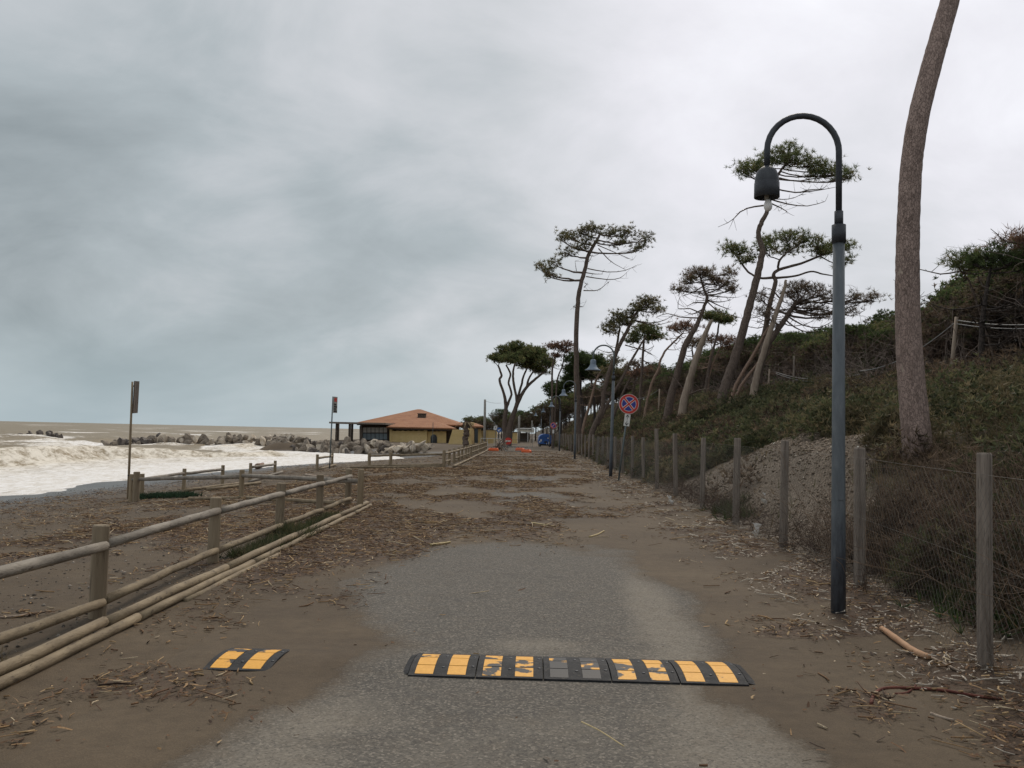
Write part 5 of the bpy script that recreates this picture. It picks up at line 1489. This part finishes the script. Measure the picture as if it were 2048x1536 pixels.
# two individual crowns that rise over the wood at the far right
for (x, y, lab, Y, hgt, cr) in ((1965, 600, 'loose-crowned pine standing above the wood at the right edge', 26, 0, None),):
    pine(lab, Y, [[(1962, 720, 12), (1965, 640, 10), (1972, 590, 8), (1980, 540, 5)]],
         [(1985, 510, 38, 12), (1960, 518, 22, 10), (2020, 505, 32, 12), (2050, 510, 30, 14), (2000, 530, 30, 10), (2040, 535, 30, 12)], (), 'deep', 1.2, 'bark_dark', 14, (.3, .9), group='pines of the wood edge')
pine('little wind-bent pine sticking out of the wood left of the loose crown', 27.5, [[(1945, 580, 4), (1932, 556, 3.5), (1922, 542, 3), (1912, 530, 2.5)]],
     [(1910, 524, 13, 6), (1924, 528, 11, 7), (1935, 534, 7, 6)], (), 'green', 1.0, 'bark', 3, (.5, 1.0), group='pines of the wood edge')
pine('twiggy bare top at the right picture edge above the wood', 25, [[(2062, 600, 6), (2058, 520, 5), (2050, 480, 3)]], [(2046, 470, 10, 8), (2056, 482, 12, 8)], (), 'dead', 1.0, 'bark', 10, (.5, 1.0), group='pines of the wood edge')

# ================================================================== DUNE SCRUB
def shrubs(name, label, spots, pals, rs, per, leaf_l, leaf_w, cat='scrub', flat=.75, mat='leaf'):
    Vs = []; Fs = []; Cs = []; o_ = 0
    for (X, Y, r, pi) in spots:
        n = int(per * (.6 + r))
        d = rs.normal(size=(n, 3)); d /= np.linalg.norm(d, axis=1, keepdims=True)
        d[:, 2] = np.abs(d[:, 2])
        rad = rs.uniform(.25, 1, (n, 1)) ** .5 * r * rs.uniform(.75, 1.15, (n, 1))
        off = d * rad * np.array([1, 1, flat])
        z = hz(X + off[:, 0], Y + off[:, 1])
        c = np.stack([X + off[:, 0], Y + off[:, 1], z + off[:, 2] * .9 + .02], 1)
        pc_ = np.array(pals[pi])
        cols = pc_[rs.integers(0, len(pc_), n)] * rs.uniform(.7, 1.3, (n, 1)) * rs.uniform(.55, 1.35)
        k = 1 + .012 * max(0, Y - 15)
        V, Fq, C_ = tufts(c, 5, leaf_l * k, leaf_w * k, cols, rs, .4, d)
        Vs.append(V); Fs.append(Fq + o_); Cs.append(C_); o_ += len(V)
    return tag(obj(name, np_mesh(name, np.concatenate(Vs), np.concatenate(Fs), {'col': np.concatenate(Cs)}), None, M[mat]), label, cat, kind='stuff')
SG = [(.082, .092, .044), (.105, .11, .054), (.060, .070, .035), (.13, .12, .062)]
SO = [(.145, .12, .066), (.115, .098, .055), (.18, .142, .082), (.09, .088, .046)]
SB = [(.125, .086, .058), (.095, .068, .048), (.15, .108, .07), (.07, .054, .04)]
rs = np.random.default_rng(5)
def on_gravel(X, Y):
    x = X - float(bend(Y))
    return float(gravel_mask(X, Y)) > .45
green_s, brown_s = [], []
k = 0
while k < 3000:
    Y = 5 + 125 * random.random() ** 1.9
    x = random.uniform(3.9, 19.0)
    X = x + float(bend(Y))
    if x / max(Y, 1) > .75: continue
    if on_gravel(X, Y) and random.random() < .985: continue
    k += 1
    big = .22 + .55 * random.random() ** 1.5 + (.45 if x > 6.5 and random.random() < .35 else 0)
    pn = float(fbm(X * .25, Y * .18, 91, 3))
    pi = 0 if pn > .57 else (1 if pn > .47 else 2)
    if random.random() < .25: pi = random.randrange(3)
    if x < 6.5 and Y < 14: pi = 2 if random.random() < .7 else 1; big *= .7
    (green_s if pi == 0 else brown_s).append((X, Y, big, pi))
shrubs('green_scrub', 'dark green evergreen scrub covering the dune bank', green_s, (SG, SO, SB), rs, 100, .11, .040, flat=1.0)
shrubs('dry_scrub', 'olive and reddish brown dry scrub covering the dune bank', brown_s, (SG, SO, SB), rs, 95, .13, .024, flat=1.0)
# dense bushes forming the dark overhang behind the gravel and along the fence
bush = []
for k in range(150):
    Y = random.uniform(20, 60); x = random.uniform(5.2, 8.6) + .02 * (Y - 20)
    X = x + float(bend(Y))
    if on_gravel(X, Y): continue
    bush.append((X, Y, random.uniform(.5, 1.0), 0 if random.random() < .6 else 2))
shrubs('scrub_thicket', 'tall dark thicket hanging over the top of the gravel bank', bush, (SG, SO, SB), rs, 210, .13, .04, 'thicket', 1.0)
# far fence-side brush
bush = []
for k in range(240):
    Y = random.uniform(26, 105); x = random.uniform(3.9, 6.0)
    bush.append((x + float(bend(Y)) * 1.1, Y, random.uniform(.4, .85), random.choice((2, 2, 1, 0))))
shrubs('fence_brush', 'brown brush growing behind the chain-link fence', bush, (SG, SO, SB), rs, 130, .14, .035, 'brush', 1.0)
bush = []
for k in range(70):
    Y = random.uniform(4.6, 10.5); x = random.uniform(3.95, 6.0)
    if x / Y < .36 or x / Y > .9: continue
    bush.append((x, Y, random.uniform(.35, .65), random.choice((2, 2, 2, 0))))
DR = [(.085, .058, .042), (.065, .045, .034), (.11, .078, .052)]
shrubs('near_brush', 'dark brown tangled brush behind the nearest wire fence', bush, (SG, SO, DR), rs, 330, .09, .012, 'brush', 1.3)
# dark undergrowth below the dune wood
bush = []
for k in range(420):
    Y = random.uniform(12, 120); x = random.uniform(17.0, 25.0)
    bush.append((x + float(bend(Y)), Y, random.uniform(.9, 1.7), random.choice((2, 2, 2, 0))))
DB = [(.11, .078, .062), (.085, .062, .05), (.13, .095, .072)]
shrubs('wood_undergrowth', 'dark brown undergrowth filling the dune wood below the crowns', bush, (SG, SO, DB), rs, 75, .34, .10, 'undergrowth', 1.5)
# dry dune grass
gp = []
N = 26000
Yg = 5 + 50 * rs.random(N) ** 1.5; xg_ = rs.uniform(3.7, 15, N)
keep = (xg_ / Yg < .78) & ~((gravel_mask(xg_ + bend(Yg), Yg) > .4) & (rs.random(N) < .95))
Xg = (xg_ + bend(Yg))[keep]; Yg = Yg[keep]
c = np.stack([Xg, Yg, hz(Xg, Yg) + .02], 1)
pc_ = np.array([(.17, .13, .072), (.125, .115, .058), (.22, .165, .095), (.10, .10, .048)])
cols = pc_[rs.integers(0, 4, len(c))] * rs.uniform(.7, 1.3, (len(c), 1))
V, Fq, C_ = tufts(c, 4, .24, .011, cols, rs, 1.5)
tag(obj('dune_grass', np_mesh('dune_grass', V, Fq, {'col': C_}), None, M['leaf']), 'dry tawny grass on the dune bank', 'grass', kind='stuff')

# bare twig thicket behind the nearest fence bays
def twigs(spots, rs, n_main, length, col, r0=.010, up=.6, name='bramble_thicket', label='', cat='thicket', kind='stuff', wind=0.0):
    P_ = []; R_ = []; C_ = []
    for (X, Y) in spots:
        z = ground(X, Y)
        for k in range(n_main):
            d = rs.normal(size=3); d[2] = abs(d[2]) + up; d /= np.linalg.norm(d)
            L = length * rs.uniform(.5, 1.2)
            t = np.linspace(0, 1, 6)[:, None]
            curve = rs.normal(size=3) * .35 * L
            p_ = np.array([X, Y, z]) + rs.normal(size=3) * np.array([.12, .12, 0]) + d * L * t + curve * t * t + rs.normal(size=(6, 3)) * .02 * L
            P_.append(p_); R_.append(np.linspace(r0, r0 * .35, 6)); C_.append(rs.uniform(.6, 1.4))
            for j in range(5):
                i = rs.integers(1, 6); e = rs.normal(size=3) * .33 * L + d * .12 * L
                P_.append(p_[i] + e * t + rs.normal(size=(6, 3)) * .012 * L); R_.append(np.linspace(r0 * .5, r0 * .2, 6)); C_.append(rs.uniform(.6, 1.5))
    V, Fq = tubes_np(np.array(P_), np.array(R_), 3)
    cc = np.repeat(np.array(C_), 18)[:, None] * np.array(col)[None]
    o = obj(name, np_mesh(name, V, Fq, {'col': cc}), None, M['twig'])
    return tag(o, label, cat, kind=kind)
sp = [(random.uniform(3.7, 6.2), random.uniform(4.4, 12.0)) for _ in range(300)]
sp = [(x, y) for x, y in sp if x / y < .85]
twigs(sp, rs, 4, .75, (.135, .095, .066), .006, .6, 'bramble_thicket', 'tangle of bare brown brambles behind the nearest chain-link bays')
sp = [(random.uniform(3.5, 4.1), random.uniform(8.5, 24.0)) for _ in range(230)]
twigs(sp, rs, 3, .35, (.070, .043, .032), .004, .2, 'fence_foot_twigs', 'dark broken twigs caught along the chain-link fence foot', 'twigs')
sp = [(15.5 + random.uniform(-1.2, 1.6) + float(bend(y_)), y_) for y_ in [random.uniform(14, 75) for _ in range(190)]]
twigs(sp, rs, 3, 2.2, (.17, .135, .115), .016, 1.2, 'bare_saplings', 'bare grey saplings at the shaded edge of the dune wood', 'saplings')
sp = [(4.3, 6.1), (4.1, 6.9), (4.5, 6.6), (4.8, 7.6), (3.9, 5.8)]
twigs(sp, rs, 3, .75, (.20, .155, .11), .011, .4, 'fallen_branches', 'pale forked dead branches caught in the brambles at the right', 'branches')
# white flood-dried grass mats and shreds of plastic on the fence
for (x, y, lab) in ((1345, 1010, 'white plastic shred caught on the fence near the gravel foot'), (1534, 1010, 'white rag snagged on the wire mesh before the gravel bank'), (1519, 1077, 'small white scrap at the fence foot under the gravel')):
    p = ghit(x, y)
    mb = MB()
    for j in range(7):
        a = random.uniform(0, 6.28); s0 = Vector((random.uniform(-.03, .03), random.uniform(-.02, .02), random.uniform(0, .16)))
        mb.add([s0, s0 + Vector((.06 * math.cos(a), .04 * math.sin(a), .03)), s0 + Vector((.02, .03, -.05)), s0 + Vector((-.04, .0, .05))], [(0, 1, 2), (0, 3, 1)])
    o = mb.build('plastic_scrap', M['white_paint'], None, False, (p.x - .05, p.y, p.z + .02))
    tag(o, lab, 'scrap', 'white scraps along the fence')

# ================================================================== GRAVEL AND PEBBLES
def stones(X, Y, size, cols, name, label, rs):
    N = len(X)
    base = np.array([(1, 0, 0), (-1, 0, 0), (0, 1, 0), (0, -1, 0), (0, 0, 1), (0, 0, -1.)])
    tri = np.array([(0, 2, 4), (2, 1, 4), (1, 3, 4), (3, 0, 4), (2, 0, 5), (1, 2, 5), (3, 1, 5), (0, 3, 5)])
    V = base[None] * size[:, None, None] * rs.uniform(.6, 1.4, (N, 6, 1)) * np.array([1, 1, .7])
    a = rs.uniform(0, 6.28, N); ca, sa = np.cos(a), np.sin(a)
    Vx = V[..., 0] * ca[:, None] - V[..., 1] * sa[:, None]; Vy = V[..., 0] * sa[:, None] + V[..., 1] * ca[:, None]
    z = np.where((np.abs(X - bend(Y)) < 2.5), .006, hz(X, Y))
    V = np.stack([Vx + X[:, None], Vy + Y[:, None], V[..., 2] + z[:, None] + size[:, None] * .2], -1).reshape(-1, 3)
    Fq = (np.arange(N)[:, None, None] * 6 + tri[None]).reshape(-1, 3)
    return tag(obj(name, np_mesh(name, V, Fq, {'col': np.repeat(cols, 6, 0)}), None, M['gravel']), label, 'stones', kind='stuff')
N = 34000
gxx = rs.uniform(3.5, 7.6, N); gyy = rs.uniform(9, 26, N)
kp = rs.random(N) < gravel_mask(gxx, gyy) * (.22 + .78 * ss(.7, 1.7, hz(gxx, gyy)))
gxx, gyy = gxx[kp], gyy[kp]
gsz = .008 + .030 * rs.random(len(gxx)) ** 3
pc_ = np.array([(.105, .078, .053), (.14, .105, .075), (.08, .06, .042), (.22, .175, .13), (.42, .365, .30)])
prob = np.array([.36, .27, .25, .09, .03])
cols = pc_[rs.choice(5, len(gxx), p=prob)] * rs.uniform(.8, 1.2, (len(gxx), 1))
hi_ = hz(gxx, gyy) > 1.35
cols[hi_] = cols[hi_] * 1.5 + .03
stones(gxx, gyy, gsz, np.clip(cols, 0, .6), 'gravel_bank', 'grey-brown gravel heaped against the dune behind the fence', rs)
N = 16000
gxx = rs.uniform(-16, -3.2, N); gyy = 4.5 + 34 * rs.random(N) ** 1.5
gsz = .006 + .018 * rs.random(N) ** 3
cols = np.array([(.10, .085, .07), (.18, .16, .135), (.30, .26, .22), (.07, .06, .05)])[rs.choice(4, N, p=[.4, .3, .12, .18])] * rs.uniform(.8, 1.2, (N, 1))
stones(gxx, gyy, gsz, cols, 'beach_pebbles', 'small pebbles scattered over the dark beach sand', rs)

# ================================================================== STORM LITTER (reed, cane and bark)
def chips(X, Y, L, W, T, ang, pitch, z0, cols, rs, box=True):
    N = len(X)
    z = np.where(np.abs(X - bend(Y)) < 2.45, .008, hz(X, Y))
    c = np.stack([X, Y, z + z0], 1)
    d = np.stack([np.cos(ang) * np.cos(pitch), np.sin(ang) * np.cos(pitch), np.sin(pitch)], 1)
    s_ = np.stack([-np.sin(ang), np.cos(ang), rs.normal(size=N) * .25], 1); s_ /= np.linalg.norm(s_, axis=1, keepdims=True)
    u = np.cross(d, s_)
    bend_ = rs.normal(size=(N, 1)) * .10 * L[:, None]
    V = []
    for k, t in enumerate((-.5, 0, .5)):
        ctr = c + d * (L * t)[:, None] + (s_ * bend_ if k == 1 else 0)
        w_ = W * (1 if k == 1 else rs.uniform(.5, 1.0, N))
        if box:
            for (a, b_) in ((-.5, -.5), (.5, -.5), (.35, .5), (-.35, .5)):
                V.append(ctr + s_ * (w_ * a)[:, None] + u * (T * b_)[:, None])
        else:
            V.append(ctr - s_ * (w_ * .5)[:, None]); V.append(ctr + s_ * (w_ * .5)[:, None] + u * (T * .4)[:, None])
    n = 12 if box else 6
    V = np.stack(V, 1).reshape(-1, 3)
    if box:
        q = []
        for k in (0, 4):
            for a in range(4):
                q.append((k + a, k + (a + 1) % 4, k + 4 + (a + 1) % 4, k + 4 + a))
        q += [(3, 2, 1, 0), (8, 9, 10, 11)]
    else:
        q = [(0, 1, 3, 2), (2, 3, 5, 4)]
    Fq = (np.arange(N)[:, None, None] * n + np.array(q)[None]).reshape(-1, 4)
    return V, Fq, np.repeat(cols, n, 0)
LC = np.array([(.15, .088, .048), (.10, .056, .033), (.05, .032, .022), (.26, .165, .085), (.36, .25, .135), (.46, .37, .25)])
def sample_litter(N, x0, x1, y0, y1, rs, pw=1.4, floor=.0):
    X = rs.uniform(x0, x1, N); Y = y0 + (y1 - y0) * rs.random(N) ** pw
    d = litter_density(X, Y) + floor * np.where(np.abs(X) < 2.4, .15 + .85 * cover(X, Y), 1.0)
    k = rs.random(N) < d
    return X[k], Y[k]
# flat flakes
X, Y = sample_litter(420000, -15, 3.7, 4.3, 75, rs, 1.5, .014)
k = 1 + .022 * np.clip(Y - 10, 0, 50)
pr_ = [.31, .27, .15, .16, .08, .03]
cols = LC[rs.choice(6, len(X), p=pr_)] * rs.uniform(.7, 1.3, (len(X), 1))
wht = (X > 2.3) & (rs.random(len(X)) < .28 * ss(.4, .6, fbm(X * 1.3, Y * 1.3, 29, 3)) * 2)
cols[wht] = np.array([.46, .40, .33]) * rs.uniform(.7, 1.15, (wht.sum(), 1))
V1, F1, C1 = chips(X, Y, (.012 + .075 * rs.random(len(X)) ** 2) * k, (.004 + .013 * rs.random(len(X)) ** 1.5) * k, .008 * k, rs.uniform(0, 6.28, len(X)), rs.normal(size=len(X)) * .22, .010 + .03 * rs.random(len(X)) * litter_density(X, Y), cols, rs, False)
tag(obj('litter_flakes', np_mesh('litter_flakes', V1, F1, {'col': C1}), None, M['litter']), 'brown flakes of bark and reed washed over road and beach', 'debris', kind='stuff')
print('flakes', len(X))
# reed and cane pieces
X, Y = sample_litter(62000, -15, 3.7, 4.3, 60, rs, 1.5, .006)
k = 1 + .012 * np.clip(Y - 12, 0, 50)
cols = LC[rs.choice(6, len(X), p=[.19, .12, .05, .27, .24, .13])] * rs.uniform(.7, 1.25, (len(X), 1))
wht = (X > 2.4) & (rs.random(len(X)) < .35)
cols[wht] = np.array([.52, .46, .38]) * rs.uniform(.75, 1.15, (wht.sum(), 1))
L = .05 + .22 * rs.random(len(X)) ** 2.4
L = np.where(rs.random(len(X)) < .035, L * 2.6, L)
L = np.where(Y > 12, L * 1.35, L * .8)
ang = np.where(Y > 12, rs.normal(size=len(X)) * .8, rs.uniform(0, 6.28, len(X)))
W = rs.uniform(.005, .013, len(X)) * k
V2, F2, C2 = chips(X, Y, L * k, W, W * .7, ang, rs.normal(size=len(X)) * .12, .012 + .035 * rs.random(len(X)) * litter_density(X, Y), cols, rs, True)
tag(obj('reed_debris', np_mesh('reed_debris', V2, F2, {'col': C2}), None, M['litter']), 'broken reed and cane strewn in drifts across the road', 'debris', kind='stuff')
print('reeds', len(X))

# single sticks one can point to
def stick(label, pts, r, mat, cat='stick', name='stick', ends=None, rad=None):
    P_ = [onroad(x, y) for (x, y) in pts]
    a = P_[0]
    sp = smooth_path([(p_.x - a.x, p_.y - a.y, (0 if abs(p_.x - float(bend(p_.y))) < 2.5 else p_.z) - a.z) for p_ in P_], 5)
    n = len(sp)
    rr_ = rad if rad else [r * (1 - .35 * k / n) for k in range(n)]
    if len(rr_) != n: rr_ = list(np.interp(np.linspace(0, 1, n), np.linspace(0, 1, len(rr_)), rr_))
    o = MB().tube([Vector(q) + Vector((0, 0, r * .9)) for q in sp], rr_, 8, True, .08, 4).build(name, M[mat], None, True, a)
    return tag(o, label, cat)
M['branch_orange'] = pmat('branch_orange', (.36, .19, .10), (.48, .30, .18), 6, .8, .4, 30, (1, 1, 1), (.30, .21, .14))
M['root_red'] = pmat('root_red', (.10, .03, .022), (.16, .055, .035), 12, .85, .6, 40)
M['cane'] = pmat('cane', (.33, .25, .12), (.45, .36, .19), 12, .7, .2, 40)
stick('peeled orange-brown branch lying below the nearest fence post', [(1763, 1262), (1795, 1285), (1830, 1310), (1858, 1320)], .024, 'branch_orange', 'branch', 'driftwood_branch', rad=[.020, .026, .024, .026, .020])
stick('pale splintered tail of the peeled branch by the fence post', [(1850, 1314), (1880, 1328), (1920, 1347)], .012, 'dead_wood', 'branch', 'driftwood_branch')
stick('long dark red root curving over the sand at lower right', [(1742, 1410), (1748, 1392), (1770, 1378), (1830, 1380), (1890, 1386), (1950, 1395), (2005, 1403)], .012, 'root_red', 'root', 'driftwood_root')
stick('short side shoot of the dark red root', [(1790, 1388), (1815, 1385), (1832, 1373)], .008, 'root_red', 'root', 'driftwood_root')
stick('thin yellow cane lying alone on the asphalt in front', [(1163, 1444), (1200, 1462), (1248, 1493)], .006, 'cane', 'cane', 'cane_stick')
stick('thick pale cane left of the road centre beyond the bump', [(861, 1092), (885, 1089), (900, 1086)], .022, 'cane', 'cane', 'cane_stick')
stick('yellow cane at the right road edge beyond the bump', [(1179, 1075), (1195, 1070), (1208, 1063)], .017, 'cane', 'cane', 'cane_stick')
stick('pale driftwood piece on the sand at the lower right corner', [(1862, 1428), (1885, 1436), (1908, 1444)], .010, 'dead_wood', 'stick', 'driftwood_stick')
stick('small pale stick left of the speed bump end', [(828, 1345), (836, 1318), (838, 1306)], .007, 'dead_wood', 'stick', 'driftwood_stick')
stick('bleached cane lying among the drifts mid road', [(1065, 1047), (1090, 1051), (1112, 1054)], .017, 'cane', 'cane', 'cane_stick')
stick('bleached log on the beach behind the cross fence', [(612, 953), (640, 957), (662, 957)], .06, 'dead_wood', 'log', 'driftwood_log')
stick('reddish driftwood stump at the surf edge beyond the fence', [(514, 938), (524, 934), (533, 928)], .16, 'bark_pink', 'log', 'driftwood_log')
stick('long pale plank half buried behind the cross fence', [(405, 1000), (440, 1001), (485, 1003)], .03, 'dead_wood', 'plank', 'driftwood_plank')
stick('grey branch on the sand beside the near fence', [(62, 1232), (30, 1236), (-5, 1238)], .012, 'dead_wood', 'stick', 'driftwood_stick')

# green tufts by the fences
def grass_clump(label, spots, n, L, wdt, col, name='grass_clump', grp='grass clumps'):
    cs = []
    for (X, Y, r) in spots:
        q = rs.normal(size=(n, 2)) * r
        xx = X + q[:, 0]; yy = Y + q[:, 1]
        cs.append(np.stack([xx, yy, hz(xx, yy) + .01], 1))
    c = np.concatenate(cs)
    o0 = np.array([spots[0][0], spots[0][1], ground(spots[0][0], spots[0][1])])
    cols = np.array(col)[rs.integers(0, len(col), len(c))] * rs.uniform(.7, 1.3, (len(c), 1))
    V, Fq, C_ = tufts(c, 6, L, wdt, cols, rs, 1.1)
    return tag(obj(name, np_mesh(name, V - o0, Fq, {'col': C_}), None, M['leaf'], tuple(o0)), label, 'grass', grp)
GC = [(.04, .055, .025), (.055, .07, .03), (.07, .07, .035)]
DC = [(.02, .045, .025), (.03, .06, .03), (.025, .04, .02)]
q1 = ghit(320, 995)
grass_clump('dark green creeping clump at the foot of the wooden notice pole', [(q1.x + dx, q1.y + dy, .22) for dx, dy in ((0, 0), (.35, .1), (-.35, .0), (.6, .1))], 110, .15, .02, DC)
grass_clump('grass tuft round the third fence post', [(-3.5, 13.0, .16), (-3.45, 12.6, .12)], 90, .22, .012, GC + [(.12, .10, .05)])
grass_clump('grass strip between rail and log kerb after the second fence post', [(-3.45, 10.6 + .3 * k, .10) for k in range(6)], 50, .15, .010, GC + [(.13, .11, .06)])
grass_clump('thin grass between rails near the fence corner', [(-3.5, 14.0 + .4 * k, .10) for k in range(5)], 45, .13, .012, GC + [(.13, .11, .06)])
grass_clump('dry brown tuft at the lower left picture edge', [(-3.42, 5.35, .10), (-3.4, 5.1, .08)], 70, .16, .008, [(.10, .075, .04), (.06, .06, .03)])
grass_clump('green weed behind the wire at the nearest fence bay', [(4.05, 8.0, .22), (3.9, 7.6, .18), (4.0, 7.0, .2)], 150, .15, .02, [(.045, .07, .025), (.06, .08, .03)])
grass_clump('green weed tuft at the foot of the gravel bank', [(3.75, 16.4, .16), (3.85, 17.2, .2), (3.7, 15.6, .12)], 60, .18, .014, [(.05, .065, .028), (.07, .07, .035)])
